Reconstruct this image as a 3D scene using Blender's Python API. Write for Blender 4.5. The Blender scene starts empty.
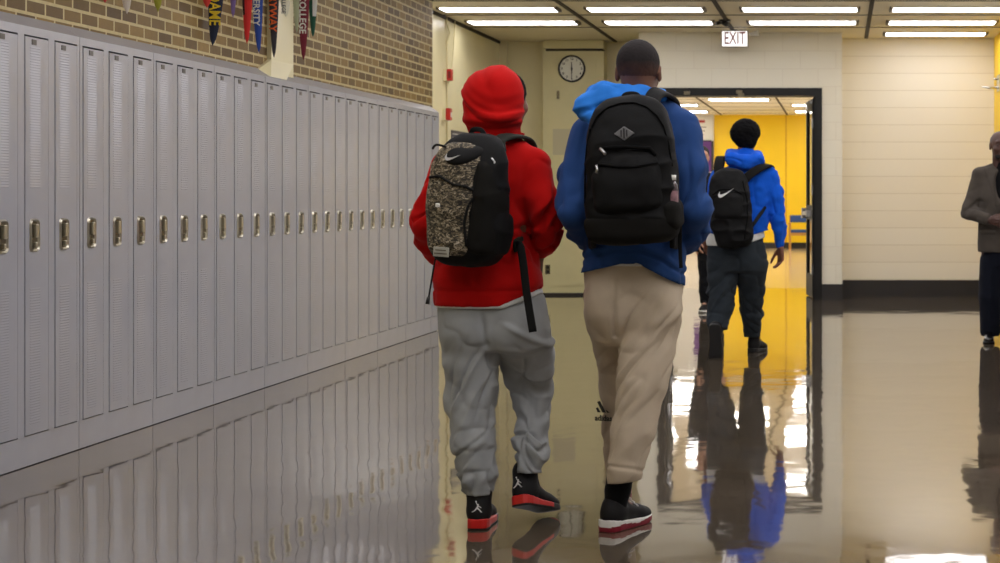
import bpy, math, numpy as np
from mathutils import Vector, Matrix
sc = bpy.context.scene
COL = sc.collection
# ---------------------------------------------------------------- camera, world, exposure
FPX = 1750.0; VX = 840.0; VY = 197.0; EYE = 1.22
cam_d = bpy.data.cameras.new('camera'); cam = bpy.data.objects.new('camera', cam_d); COL.objects.link(cam)
cam_d.sensor_width = 36.0; cam_d.lens = 36.0*FPX/1000.0
cam_d.shift_x = -(VX-500)/1000.0; cam_d.shift_y = -(281.5-VY)/1000.0
cam.location = (0, 0, EYE); cam.rotation_euler = (math.pi/2, 0, 0)
cam_d.clip_start = 0.05; cam_d.clip_end = 200
cam_d.dof.use_dof = True; cam_d.dof.focus_distance = 7.6; cam_d.dof.aperture_fstop = 7.0
sc.camera = cam
w = bpy.data.worlds.new('world'); sc.world = w; w.use_nodes = True
w.node_tree.nodes['Background'].inputs[0].default_value = (0.9, 0.88, 0.82, 1)
w.node_tree.nodes['Background'].inputs[1].default_value = 0.05
vs = sc.view_settings
vs.view_transform = 'Standard'; vs.look = 'None'; vs.gamma = 1.0; vs.use_curve_mapping = False
vs.exposure = 0.2
TUBE = 7.6         # strength of the fluorescent tubes
TUBE_FAR = 24.0
sc.cycles.max_bounces = 8; sc.cycles.diffuse_bounces = 4; sc.cycles.glossy_bounces = 5
sc.cycles.use_denoising = True; sc.cycles.sample_clamp_indirect = 4.0

def P(px, py, D):
    return np.array([(px-VX)*D/FPX, D, EYE-(py-VY)*D/FPX])
def X(px, D): return (px-VX)*D/FPX
def Z(py, D): return EYE-(py-VY)*D/FPX

# ---------------------------------------------------------------- materials
def new_mat(name):
    m = bpy.data.materials.new(name); m.use_nodes = True
    nt = m.node_tree; b = nt.nodes['Principled BSDF']
    return m, nt, b
def N(nt, t, **kw):
    n = nt.nodes.new(t)
    for k, v in kw.items():
        if isinstance(k, str) and k.startswith('i_'): n.inputs[k[2:].replace('_', ' ')].default_value = v
        else: setattr(n, k, v)
    return n
def srgb(r, g, b):
    def f(c):
        c /= 255.0
        return c/12.92 if c <= .04045 else ((c+.055)/1.055)**2.4
    return (f(r), f(g), f(b), 1)
def ramp(nt, stops, interp='LINEAR'):
    r = nt.nodes.new('ShaderNodeValToRGB'); r.color_ramp.interpolation = interp
    e = r.color_ramp.elements
    while len(e) < len(stops): e.new(0.5)
    for q, (p, c) in zip(e, stops): q.position = p; q.color = c
    return r
def mat(name, col, rough=.5, metal=0.0, spec=.5, noise=0.0, nscale=8.0, bump=0.0, bscale=200.0, sheen=0.0, coat=0.0, coatr=.05):
    m, nt, b = new_mat(name)
    b.inputs['Base Color'].default_value = col; b.inputs['Roughness'].default_value = rough
    b.inputs['Metallic'].default_value = metal; b.inputs['Specular IOR Level'].default_value = spec
    b.inputs['Coat Weight'].default_value = coat; b.inputs['Coat Roughness'].default_value = coatr
    if sheen:
        b.inputs['Sheen Weight'].default_value = sheen; b.inputs['Sheen Roughness'].default_value = .5
    tc = N(nt, 'ShaderNodeTexCoord')
    if noise:
        n = N(nt, 'ShaderNodeTexNoise'); n.inputs['Scale'].default_value = nscale; n.inputs['Detail'].default_value = 4
        nt.links.new(tc.outputs['Object'], n.inputs['Vector'])
        c = col
        r = ramp(nt, [(.3, (c[0]*(1-noise), c[1]*(1-noise), c[2]*(1-noise), 1)), (.7, (min(1, c[0]*(1+noise)), min(1, c[1]*(1+noise)), min(1, c[2]*(1+noise)), 1))])
        nt.links.new(n.outputs['Fac'], r.inputs[0]); nt.links.new(r.outputs[0], b.inputs['Base Color'])
    if bump:
        n = N(nt, 'ShaderNodeTexNoise'); n.inputs['Scale'].default_value = bscale; n.inputs['Detail'].default_value = 3
        nt.links.new(tc.outputs['Object'], n.inputs['Vector'])
        bp = N(nt, 'ShaderNodeBump'); bp.inputs['Strength'].default_value = bump; bp.inputs['Distance'].default_value = .002
        nt.links.new(n.outputs['Fac'], bp.inputs['Height']); nt.links.new(bp.outputs[0], b.inputs['Normal'])
    return m
def emis(name, col, strength):
    m, nt, b = new_mat(name)
    b.inputs['Base Color'].default_value = (.8, .8, .8, 1)
    b.inputs['Emission Color'].default_value = col; b.inputs['Emission Strength'].default_value = strength
    return m
def masonry(name, uaxis, bw, rh, mortar, c1, c2, cm, rough, bumpd, spec=.5, off=.5, uo=0.0, vo=0.0, noise=.0, mcol=None):
    """brick / block pattern; uaxis 'X' or 'Y' is the horizontal axis of the wall in object space"""
    m, nt, b = new_mat(name)
    tc = N(nt, 'ShaderNodeTexCoord'); sp = N(nt, 'ShaderNodeSeparateXYZ'); cb = N(nt, 'ShaderNodeCombineXYZ')
    nt.links.new(tc.outputs['Object'], sp.inputs[0])
    au = N(nt, 'ShaderNodeMath', operation='ADD'); au.inputs[1].default_value = uo
    av = N(nt, 'ShaderNodeMath', operation='ADD'); av.inputs[1].default_value = vo
    nt.links.new(sp.outputs[uaxis], au.inputs[0]); nt.links.new(sp.outputs['Z'], av.inputs[0])
    nt.links.new(au.outputs[0], cb.inputs[0]); nt.links.new(av.outputs[0], cb.inputs[1])
    bt = N(nt, 'ShaderNodeTexBrick'); bt.offset = off; bt.squash = 1.0
    bt.inputs['Scale'].default_value = 1.0; bt.inputs['Brick Width'].default_value = bw; bt.inputs['Row Height'].default_value = rh
    bt.inputs['Mortar Size'].default_value = mortar; bt.inputs['Mortar Smooth'].default_value = .15; bt.inputs['Bias'].default_value = 0.0
    bt.inputs['Color1'].default_value = c1; bt.inputs['Color2'].default_value = c2; bt.inputs['Mortar'].default_value = cm
    nt.links.new(cb.outputs[0], bt.inputs['Vector'])
    src = bt.outputs['Color']
    if noise:
        n = N(nt, 'ShaderNodeTexNoise'); n.inputs['Scale'].default_value = 30; n.inputs['Detail'].default_value = 5
        nt.links.new(tc.outputs['Object'], n.inputs['Vector'])
        mx = N(nt, 'ShaderNodeMixRGB', blend_type='MULTIPLY'); mx.inputs[0].default_value = noise
        nt.links.new(src, mx.inputs[1]); nt.links.new(n.outputs['Fac'], mx.inputs[2]); src = mx.outputs[0]
    nt.links.new(src, b.inputs['Base Color'])
    b.inputs['Roughness'].default_value = rough; b.inputs['Specular IOR Level'].default_value = spec
    bp = N(nt, 'ShaderNodeBump', invert=True); bp.inputs['Strength'].default_value = 1; bp.inputs['Distance'].default_value = bumpd
    nt.links.new(bt.outputs['Fac'], bp.inputs['Height']); nt.links.new(bp.outputs[0], b.inputs['Normal'])
    return m

M = {}
M['brick'] = masonry('glazed_brick', 'Y', .1955, .0674, .0085, srgb(152, 122, 64), srgb(98, 75, 40), srgb(206, 188, 138), .5, .003, spec=.18, uo=.05, vo=-.046-.0674*.5+.033, noise=.3)
M['block_right'] = masonry('painted_block_wall', 'X', 4.0, .2105, .004, srgb(240, 234, 218), srgb(238, 231, 214), srgb(216, 207, 186), .45, .0010, uo=.1, vo=-.0)
M['block_door'] = masonry('painted_block_wall_front', 'X', .42, .2105, .004, srgb(230, 225, 208), srgb(228, 222, 204), srgb(220, 213, 195), .45, .0006, uo=.05)
M['cream'] = mat('cream_gloss_paint', srgb(226, 216, 174), .32, noise=.03, nscale=3)
M['cream_dark'] = mat('cream_cabinet_paint', srgb(216, 207, 160), .4, noise=.03, nscale=5)
M['white_wall'] = mat('white_wall_paint', srgb(225, 222, 215), .6)
M['yellow'] = mat('yellow_paint', srgb(253, 211, 8), .45, noise=.02, nscale=2)
M['black_base'] = mat('black_vinyl_base', srgb(38, 34, 33), .4, noise=.1)
M['black_frame'] = mat('black_steel_frame', srgb(20, 19, 18), .5, spec=.3)
M['dark_gap'] = mat('dark_gap', srgb(60, 52, 42), .8)
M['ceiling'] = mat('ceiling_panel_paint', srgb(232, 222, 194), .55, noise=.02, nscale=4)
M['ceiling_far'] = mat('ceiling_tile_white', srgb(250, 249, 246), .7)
M['locker'] = mat('locker_grey_enamel', srgb(158, 159, 168), .22, noise=.03, nscale=6, bump=.06, bscale=14)
M['locker_in'] = mat('locker_dark_inside', srgb(60, 60, 66), .6)
M['steel'] = mat('worn_nickel', srgb(190, 184, 168), .3, metal=1.0)
M['steel_dark'] = mat('nickel_recess', srgb(110, 102, 84), .35, metal=1.0)
M['tag'] = mat('number_plate_dark', srgb(72, 66, 62), .5)
M['chrome'] = mat('bright_steel', srgb(200, 200, 200), .25, metal=1.0)
M['tube'] = emis('tube_light', (1.0, .975, 1.0, 1), TUBE)
M['tube_far'] = emis('tube_light_far', (1.0, .985, .96, 1), TUBE_FAR)
M['cap'] = mat('lamp_end_cap', srgb(96, 88, 76), .5)
M['red'] = mat('alarm_red', srgb(186, 34, 26), .35)
M['white_plastic'] = mat('white_plastic', srgb(232, 230, 224), .4)
M['black'] = mat('black_plastic', srgb(26, 25, 25), .4)

# floor: polished, waxed terrazzo-like tile: brown grey body, clear coat, slightly uneven
def floor_mat(name, col, col2, rough, wav, ns=1.3, coat=.5):
    m, nt, b = new_mat(name)
    tc = N(nt, 'ShaderNodeTexCoord')
    n = N(nt, 'ShaderNodeTexNoise'); n.inputs['Scale'].default_value = ns; n.inputs['Detail'].default_value = 6
    n2 = N(nt, 'ShaderNodeTexNoise'); n2.inputs['Scale'].default_value = 60; n2.inputs['Detail'].default_value = 3
    nt.links.new(tc.outputs['Object'], n.inputs['Vector']); nt.links.new(tc.outputs['Object'], n2.inputs['Vector'])
    ad = N(nt, 'ShaderNodeMath', operation='ADD'); nt.links.new(n.outputs['Fac'], ad.inputs[0])
    ml = N(nt, 'ShaderNodeMath', operation='MULTIPLY'); ml.inputs[1].default_value = .35; nt.links.new(n2.outputs['Fac'], ml.inputs[0]); nt.links.new(ml.outputs[0], ad.inputs[1])
    r = ramp(nt, [(.45, col), (.9, col2)]); nt.links.new(ad.outputs[0], r.inputs[0]); nt.links.new(r.outputs[0], b.inputs['Base Color'])
    b.inputs['Roughness'].default_value = rough; b.inputs['IOR'].default_value = 1.68
    # uneven wax: long soft ripples
    mp = N(nt, 'ShaderNodeMapping'); mp.inputs['Scale'].default_value = (3.0, 2.2, 1)
    nt.links.new(tc.outputs['Object'], mp.inputs[0])
    w1 = N(nt, 'ShaderNodeTexNoise'); w1.inputs['Scale'].default_value = 1.0; w1.inputs['Detail'].default_value = 2.5; w1.inputs['Roughness'].default_value = .45
    nt.links.new(mp.outputs[0], w1.inputs['Vector'])
    bp = N(nt, 'ShaderNodeBump'); bp.inputs['Strength'].default_value = 1.0; bp.inputs['Distance'].default_value = wav
    nt.links.new(w1.outputs['Fac'], bp.inputs['Height']); nt.links.new(bp.outputs[0], b.inputs['Normal']); nt.links.new(bp.outputs[0], b.inputs['Coat Normal'])
    b.inputs['Coat Weight'].default_value = coat; b.inputs['Coat Roughness'].default_value = rough; b.inputs['Coat IOR'].default_value = 1.5
    return m
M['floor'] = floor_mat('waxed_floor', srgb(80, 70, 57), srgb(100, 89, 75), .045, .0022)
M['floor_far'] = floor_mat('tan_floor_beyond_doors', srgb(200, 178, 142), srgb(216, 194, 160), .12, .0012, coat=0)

# ---------------------------------------------------------------- mesh helpers
class MB:
    def __init__(s): s.v = []; s.f = []; s.m = []
    def quad(s, pts, mi=0):
        i = len(s.v); s.v += [tuple(p) for p in pts]; s.f.append(tuple(range(i, i+len(pts)))); s.m.append(mi)
    def box(s, x0, x1, y0, y1, z0, z1, mi=0, bev=0.0):
        if x0 > x1: x0, x1 = x1, x0
        if y0 > y1: y0, y1 = y1, y0
        if z0 > z1: z0, z1 = z1, z0
        i = len(s.v)
        s.v += [(x0,y0,z0),(x1,y0,z0),(x1,y1,z0),(x0,y1,z0),(x0,y0,z1),(x1,y0,z1),(x1,y1,z1),(x0,y1,z1)]
        for q in ((0,3,2,1),(4,5,6,7),(0,1,5,4),(1,2,6,5),(2,3,7,6),(3,0,4,7)):
            s.f.append(tuple(i+k for k in q)); s.m.append(mi)
        return s
    def prism(s, prof, a, b, mi=0):
        """prof: closed list of 3-vectors; a,b offset vectors of both ends"""
        n = len(prof); i = len(s.v)
        s.v += [tuple(np.add(p, a)) for p in prof] + [tuple(np.add(p, b)) for p in prof]
        s.f.append(tuple(range(i+n-1, i-1, -1))); s.m.append(mi)
        s.f.append(tuple(range(i+n, i+2*n))); s.m.append(mi)
        for k in range(n):
            s.f.append((i+k, i+(k+1) % n, i+n+(k+1) % n, i+n+k)); s.m.append(mi)
        return s
    def tube(s, pts, r, seg=10, mi=0, flat=None):
        """round tube (or flat strap when flat=(half_width, half_thickness, normal-hint list))"""
        pts = [np.array(p, float) for p in pts]; n = len(pts); i = len(s.v)
        up0 = np.array([0, 0, 1.0])
        for k, p in enumerate(pts):
            t = pts[min(k+1, n-1)]-pts[max(k-1, 0)]; t /= (np.linalg.norm(t)+1e-9)
            if flat is not None:
                nn = np.array(flat[2][k] if isinstance(flat[2][0], (list, tuple, np.ndarray)) else flat[2], float)
                nn -= t*np.dot(nn, t); nn /= (np.linalg.norm(nn)+1e-9)
            else:
                h = up0 if abs(t[2]) < .9 else np.array([1.0, 0, 0]); nn = np.cross(t, h); nn /= np.linalg.norm(nn)
            bb = np.cross(t, nn)
            rr = r[k] if isinstance(r, (list, tuple)) else r
            for q in range(seg):
                a = 2*math.pi*q/seg
                if flat is not None:
                    ca, sa = math.cos(a), math.sin(a)
                    e = .45
                    v = p + bb*flat[0]*math.copysign(abs(ca)**e, ca) + nn*flat[1]*math.copysign(abs(sa)**e, sa)
                else: v = p + rr*(math.cos(a)*bb+math.sin(a)*nn)
                s.v.append(tuple(v))
        for k in range(n-1):
            for q in range(seg):
                a = i+k*seg+q; b = i+k*seg+(q+1) % seg
                s.f.append((a, b, b+seg, a+seg)); s.m.append(mi)
        s.f.append(tuple(range(i+seg-1, i-1, -1))); s.m.append(mi)
        s.f.append(tuple(range(i+(n-1)*seg, i+n*seg))); s.m.append(mi)
        return s
    def disc(s, c, r, axis, h, seg=32, mi=0, r2=None):
        c = np.array(c, float); axis = np.array(axis, float); axis /= np.linalg.norm(axis)
        return s.tube([c, c+axis*h], [r, r2 if r2 is not None else r], seg, mi)
    def build(s, name, mats, parent=None, loc=None, smooth=False, bevel=0.0):
        me = bpy.data.meshes.new(name)
        v = np.array(s.v, float)
        if loc is not None: v = v-np.array(loc)
        me.from_pydata(v.tolist(), [], s.f)
        if not isinstance(mats, (list, tuple)): mats = [mats]
        for m_ in mats: me.materials.append(m_)
        me.polygons.foreach_set('material_index', s.m)
        if smooth: me.polygons.foreach_set('use_smooth', [True]*len(s.f))
        me.update()
        o = bpy.data.objects.new(name, me); COL.objects.link(o)
        if parent is not None: o.parent = parent
        elif loc is not None: o.location = loc
        if bevel:
            b = o.modifiers.new('bevel', 'BEVEL'); b.width = bevel; b.segments = 2; b.limit_method = 'ANGLE'
        return o
def empty(name, loc):
    o = bpy.data.objects.new(name, None); COL.objects.link(o); o.location = loc; o.empty_display_size = .1
    return o
def tag(o, label=None, cat=None, group=None, kind=None):
    if label: o['label'] = label
    if cat: o['category'] = cat
    if group: o['group'] = group
    if kind: o['kind'] = kind
    return o
def struct(name, mb, m, loc=None, smooth=False):
    o = mb.build(name, m, None, loc, smooth); o['kind'] = 'structure'; return o
def children(o): return [c for c in bpy.data.objects if c.parent == o]
def copy_tree(o, parent=None):
    c = o.copy(); COL.objects.link(c)
    if parent is not None: c.parent = parent
    for ch in children(o): copy_tree(ch, c)
    return c
def text_mesh(txt, name, m, size, ext, matrix, parent=None, loc=(0,0,0), align='CENTER', bold=0.0, sx=1.0):
    cu = bpy.data.curves.new(name, 'FONT'); cu.body = txt; cu.size = size; cu.extrude = ext
    cu.align_x = align; cu.align_y = 'CENTER'; cu.offset = bold; cu.resolution_u = 2
    to = bpy.data.objects.new('tmp_text', cu); COL.objects.link(to)
    dg = bpy.context.evaluated_depsgraph_get(); dg.update()
    me = bpy.data.meshes.new_from_object(to.evaluated_get(dg))
    bpy.data.objects.remove(to); bpy.data.curves.remove(cu)
    me.transform(Matrix.Diagonal((sx, 1, 1, 1))); me.transform(matrix)
    me.transform(Matrix.Translation(-Vector(loc)))
    me.materials.clear(); me.materials.append(m); me.name = name
    o = bpy.data.objects.new(name, me); COL.objects.link(o)
    if parent is not None: o.parent = parent
    else: o.location = loc
    return o
# ---------------------------------------------------------------- the room shell
CEIL = 3.17
XL = -3.67; XB = -3.75; XC = -4.26; XR = 1.89
YD = 20.7; YR = 21.46; YC = 22.0; YF = 41.5
struct('floor', MB().box(XC-.3, 4.2, -3.2, 23.4, -.12, 0), M['floor'])
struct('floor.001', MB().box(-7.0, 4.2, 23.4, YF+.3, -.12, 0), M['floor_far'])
struct('ceiling', MB().box(XC-.3, 4.2, -3.2, YC+.2, CEIL, CEIL+.12), M['ceiling'])
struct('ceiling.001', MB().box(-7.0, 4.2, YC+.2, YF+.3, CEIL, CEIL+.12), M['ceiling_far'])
# seams of the ceiling panels
t = MB()
for x in (-2.81, -1.25, .32): t.box(x-.022, x+.022, -3, 21.9 if x < -2 else (20.6 if x < 0 else 21.4), CEIL-.012, CEIL)
struct('trim_1', t, M['dark_gap'])
t = MB()
for k in range(17):
    y = 18.73+1.36*(1-k)
    t.box(XB if y < 16 else XC, XR, y-.011, y+.011, CEIL-.006, CEIL)
struct('trim_2', t, M['dark_gap'])
t = MB()
for x in (-2.81, -1.25): t.box(x-.02, x+.02, 22.6, YF, CEIL-.01, CEIL)
for k in range(13): t.box(-6.9, 4, 23.3+1.45*k, 23.32+1.45*k, CEIL-.004, CEIL)
struct('trim_3', t, M['dark_gap'])
# left: brick above the lockers, cream wall beyond them
struct('wall_left', MB().box(XB-.35, XB, -3.2, 11.45, 2.045, CEIL), M['brick'])
struct('wall_left.001', MB().box(XB-.35, XB, 11.91, 16.1, 2.045, CEIL), M['brick'])
struct('wall_left_lower', MB().box(XB-.55, XB-.3, -3.2, 16.1, 0, 2.045), M['cream'])
struct('wall_left_near', MB().box(XB-.3, XL+.0, -3.2, 6.6, 0, 2.045), M['cream'])
pm = MB().box(XB-.35, XB+.03, 11.45, 11.91, 2.03, CEIL)
q = [(XB+.03, 11.45, 2.12), (XB+.03, 11.91, 2.12), (XL-.004, 11.62, 1.997), (XL-.004, 11.3, 1.997), (XB, 11.45, 2.12), (XB, 11.91, 2.12), (XB, 11.7, 1.997), (XB, 11.14, 1.997)]
for f_ in ((0, 3, 2, 1), (0, 4, 7, 3), (1, 2, 6, 5), (3, 7, 6, 2)): pm.quad([q[k] for k in f_])
struct('trim_4', pm, M['cream'])
struct('trim_5', MB().box(XB-.01, XB+.012, -3, 16.1, 3.02, CEIL), M['dark_gap'])
struct('wall_left_far', MB().box(XC-.3, XC, 16.1, YC+.3, 0, CEIL), M['cream'])
struct('wall_return_left', MB().box(XC, XB-.002, 16.085, 16.12, 0, CEIL), M['cream'])
struct('trim_6', MB().box(XC, XC+.09, YC-.13, YC, 0, CEIL), M['cream'])
struct('trim_7', MB().box(XC, XC+.014, 16.15, YC-.13, CEIL-.035, CEIL), M['dark_gap'])
# far wall, left recess with the clock
struct('wall_back_left', MB().box(XC, -2.38, YC, YC+.2, 0, CEIL), M['cream'])
# block wall with the double door
dx0, dx1, dz = X(658, YD), X(822, YD), Z(88, YD)
wm = MB().box(-2.38, dx0, YD, YD+.3, 0, CEIL).box(dx1, .024, YD, YR, 0, CEIL).box(dx0, dx1, YD, YD+.3, dz, CEIL)
wm.box(-2.38, -2.28, YD+.3, YC+.2, 0, CEIL)
struct('wall_back', wm, M['block_door'])
struct('wall_back_right', MB().box(.024, XR, YR, YR+.25, 0, CEIL), M['block_right'])
struct('wall_right', MB().box(XR, XR+.2, 18.9, YR, 0, CEIL), M['yellow'])
struct('wall_right.001', MB().box(XR, XR+.2, -3.2, 18.9, 0, CEIL), M['white_wall'])
struct('wall_near', MB().box(XC-.3, XR, -3.35, -3.2, 0, CEIL), M['cream'])
struct('baseboard_right', MB().box(.036, XR, YR-.012, YR, 0, .202), M['black_base'])
bm_ = MB().box(dx1, .036, YD-.012, YD, 0, .19).box(.024, .036, YD, YR-.012, 0, .19)
struct('baseboard_back', bm_, M['black_base'])
struct('baseboard_left', MB().box(XC, -2.38, YC-.02, YC, 0, .025), M['black_base'])
struct('baseboard_side', MB().box(XR-.012, XR, -3, YR-.012, 0, .2), M['black_base'])
# door frame of the double door (black steel) with hardware
fr = MB(); ft = .085
fr.box(dx1-ft, dx1, YD-.03, YD+.32, 0, dz).box(dx0, dx0+ft, YD-.03, YD+.32, 0, dz).box(dx0+ft, dx1-ft, YD-.03, YD+.32, dz-ft*1.1, dz)
fr.box(dx1-ft-.02, dx1-ft, YD+.1, YD+.18, 0, dz-.1).box(dx0+ft, dx0+ft+.02, YD+.1, YD+.18, 0, dz-.1)
struct('door_frame', fr, M['black_frame'])
hw = MB()
for px, py in ((687, 93), (739, 92), (741, 95)):
    c = P(px, py, YD-.04); hw.box(c[0]-.035, c[0]+.035, YD-.06, YD-.02, c[2]-.02, c[2]+.02)
struct('trim_8', hw, M['steel_dark'])
# far room behind the doors
struct('wall_far', MB().box(X(714, YF), 4.2, YF, YF+.2, 0, CEIL), M['yellow'])
struct('wall_far_left', MB().box(-7.0, X(714, YF), YF-.1, YF+.2, 0, CEIL), M['white_wall'])
struct('baseboard_far', MB().box(X(714, YF), 4.0, YF-.015, YF, 0, .14).box(-6.9, X(714, YF), YF-.115, YF-.1, 0, .14), M['black_base'])
struct('wall_far_side', MB().box(-7.2, -7.0, YC+.2, YF+.2, 0, CEIL).box(-7.0, XC, YC+.2, YC+.3, 0, CEIL), M['white_wall'])
struct('wall_far_right', MB().box(2.3, 2.4, YR+.26, YF, 0, CEIL), M['cream'])
struct('trim_9', MB().box(X(786, YF)-.012, X(786, YF)+.012, YF-.012, YF, .14, CEIL), mat('yellow_seam', srgb(214, 160, 10), .5))

# door leaves: the right one stands open nearly edge-on, the left one folded back behind the walkers
def door_leaf(hx, hy, ang, width, label):
    r = empty('door', (hx, hy, 0)); r.rotation_euler.z = ang
    tag(r, label, 'door'); 
    h = dz-ft*1.1-.02
    lm = MB()
    st = .11
    lm.box(0, st, -.022, .022, .012, h).box(width-st, width, -.022, .022, .012, h)
    lm.box(st, width-st, -.022, .022, .012, .28).box(st, width-st, -.022, .022, h-.13, h).box(st, width-st, -.022, .022, .95, 1.12)
    lm.build('leaf_frame', M['black_frame'], r)
    g = MB().box(st, width-st, -.005, .005, .28, .95).box(st, width-st, -.005, .005, 1.12, h-.13)
    gm, nt, b = new_mat('door_glass'); b.inputs['Transmission Weight'].default_value = 1.0; b.inputs['Roughness'].default_value = .02; b.inputs['IOR'].default_value = 1.02
    b.inputs['Base Color'].default_value = (.75, .78, .76, 1)
    g.build('glass_pane', gm, r)
    for s_ in (-1, 1):
        pb = MB().box(.1, width-.1, s_*.075-.012, s_*.075+.012, 1.0, 1.045)
        pb.box(.1, .17, s_*.022, s_*.09, .985, 1.06).box(width-.2, width-.1, s_*.022, s_*.09, .96, 1.085)
        pb.build('panic_bar', M['chrome'], r)
    for z in (.35, 1.3, 2.1): MB().box(-.018, .018, -.035, .035, z-.06, z+.06).build('hinge', M['chrome'], r)
    cl = MB().box(.05, .3, .022, .08, h-.13, h-.06).box(.16, .18, .04, .06, h-.06, h-.02)
    cl.build('door_closer', M['steel_dark'], r)
    return r
door_leaf(dx1-ft-.01, YD+.2, math.radians(96), .88, 'open door leaf seen edge on at the right side of the black door frame')
door_leaf(dx0+ft+.01, YD+.2, math.radians(93), .88, 'open door leaf at the left side of the black frame, behind the boy in navy')

# ---------------------------------------------------------------- fluorescent ceiling lights
def make_light(m, L=1.17, W=.31):
    r = empty('ceiling_light', (0, 0, CEIL))
    f = MB().box(-L/2-.02, L/2+.02, -W/2-.02, -W/2, -.016, 0).box(-L/2-.02, L/2+.02, W/2, W/2+.02, -.016, 0)
    f.build('housing', M['ceiling'], r)
    MB().box(-L/2, L/2, -W/2, W/2, -.024, 0).build('diffuser', m, r)
    for s_ in (-1, 1): MB().box(s_*(L/2), s_*(L/2+.035), -W/2, W/2, -.028, 0).build('end_cap', M['cap'], r)
    return r
lp = make_light(M['tube']); lp_used = False
cols = [-3.515, -2.005, -.412, 1.13]
ordn0 = ['first', 'second', 'third', 'fourth', 'fifth', 'sixth', 'seventh', 'eighth', 'ninth', 'tenth', 'eleventh', 'twelfth', 'thirteenth', 'fourteenth']
cname = ['leftmost', 'second from the left', 'third from the left', 'rightmost']
for k in range(-14, 3):
    y = 18.06+1.36*k
    if k == 2: y = 20.78
    for ci, x in enumerate(cols):
        if k == 2 and ci != 3: continue
        if ci == 0 and y < 17.0: continue
        if y < 2.0: continue
        o = lp if not lp_used else copy_tree(lp); lp_used = True
        o.location = (x, y, CEIL)
        if k == 0: lab = 'long ceiling light of the topmost row in the photo, %s' % cname[ci]
        elif k == 1: lab = 'long ceiling light of the second row from the top, %s' % cname[ci]
        elif k == 2: lab = 'lowest ceiling light, alone above the pale block wall at upper right'
        else: lab = 'corridor ceiling light outside the photo, %s row above its top edge, %s' % (ordn0[-k-1], cname[ci])
        tag(o, lab, 'ceiling light', 'fluorescent lights on the corridor ceiling')
lf = make_light(M['tube_far']); lf_used = False
for k, (y, xs) in enumerate(((24.4, (-5.2, -2.005)), (27.0, (-3.6, -.412)), (29.6, (-5.2, -2.005, 1.2)), (32.2, (-3.6, -.412)), (34.8, (-5.2, -2.005, 1.2)), (36.9, (-3.6, -.412)), (39.7, (-3.6, -.412)))):
    for x in xs:
        o = lf if not lf_used else copy_tree(lf); lf_used = True
        o.location = (x, y, CEIL)
        if (k, x) == (4, -2.005): lab = 'long ceiling light right under the door header, nearest in the hall beyond'
        elif k in (5, 6) and x in (-3.6, -.412): lab = 'ceiling light in the hall beyond the doors, %s side, %s row' % ('left' if x < -1 else 'right', ('middle', 'farthest')[k-5])
        else: lab = 'hall ceiling light hidden by the door frame, %s row beyond the doors, %s' % (ordn0[k], {-5.2: 'left', -3.6: 'left', -2.005: 'middle', -.412: 'right', 1.2: 'right'}[x])
        tag(o, lab, 'ceiling light', 'ceiling lights of the hall beyond the doors')

# ---------------------------------------------------------------- lockers
LP = .3028; L0 = 7.54
def make_locker(left_end, right_end):
    r = empty('locker', (XL, 0, 0))     # local: x = 0 is the front plane, y 0..LP, z up
    g0 = .003 if left_end else 0; g1 = .003 if right_end else 0
    b = MB()
    b.box(-.36, -.035, g0, LP-g1, .0, 2.0, 1)
    b.box(-.035, 0, g0, .031, .138, 1.953).box(-.035, 0, LP-.031, LP-g1, .138, 1.953)
    b.box(-.035, 0, g0, LP-g1, 1.953, 1.992)
    b.prism([(0, 0, 1.992), (-.08, 0, 2.05), (-.08, 0, 1.992)], (0, g0, 0), (0, LP-g1, 0))
    b.build('body', [M['locker'], M['locker_in']], r)
    MB().box(-.035, -.004, g0, LP-g1, 0.004, .138).build('base_plinth', M['locker'], r)
    d = MB(); y0, y1, z0, z1 = .035, LP-.0395, .144, 1.944
    d.box(-.03, .003, y0, y1, z0, z1)
    for k in range(52):
        for zz, n in ((1.262, 52), (.19, 50)):
            if k >= n: continue
            z = zz+.0124*k
            d.prism([(.003, 0, z), (.0040, 0, z+.0015), (.003, 0, z+.0095)], (0, y0+.045, 0), (0, y0+.145, 0))
    dd = d.build('door', M['locker'], r)
    h = MB()
    yc, zc, a, c = .119, 1.045, .045, .076
    # rounded ring plate
    def rr(a, c, rad, n=5):
        pts = []
        for (sy, sz, a0) in ((1, 1, 0), (-1, 1, 90), (-1, -1, 180), (1, -1, 270)):
            for q in range(n+1):
                t_ = math.radians(a0+90*q/n); pts.append((yc+sy*(a-rad)+rad*math.cos(t_), zc+sz*(c-rad)+rad*math.sin(t_)))
        return pts
    o_, i_ = rr(a, c, .022), rr(a-.012, c-.014, .014); n = len(o_)
    for k in range(n):
        k2 = (k+1) % n
        A, B, C_, D_ = o_[k], o_[k2], i_[k2], i_[k]
        m0 = ((A[0]+D_[0])/2, (A[1]+D_[1])/2); m1 = ((B[0]+C_[0])/2, (B[1]+C_[1])/2)
        h.quad([(.003, *A), (.003, *B), (.013, *m1), (.013, *m0)])
        h.quad([(.013, *m0), (.013, *m1), (.004, *C_), (.004, *D_)])
    h.quad([(.0045, *p) for p in i_], 1)
    h.build('handle', [M['steel'], M['steel_dark']], dd, smooth=True)
    l = MB().box(.004, .021, yc-.014, yc+.014, zc-.01, zc+.052).box(.004, .018, yc-.01, yc+.01, zc-.055, zc-.03)
    l.build('latch', M['steel'], dd, bevel=.003)
    MB().box(.003, .0055, yc-.022, yc+.022, 1.912, 1.936).build('number_plate', M['tag'], dd)
    return r
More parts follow.
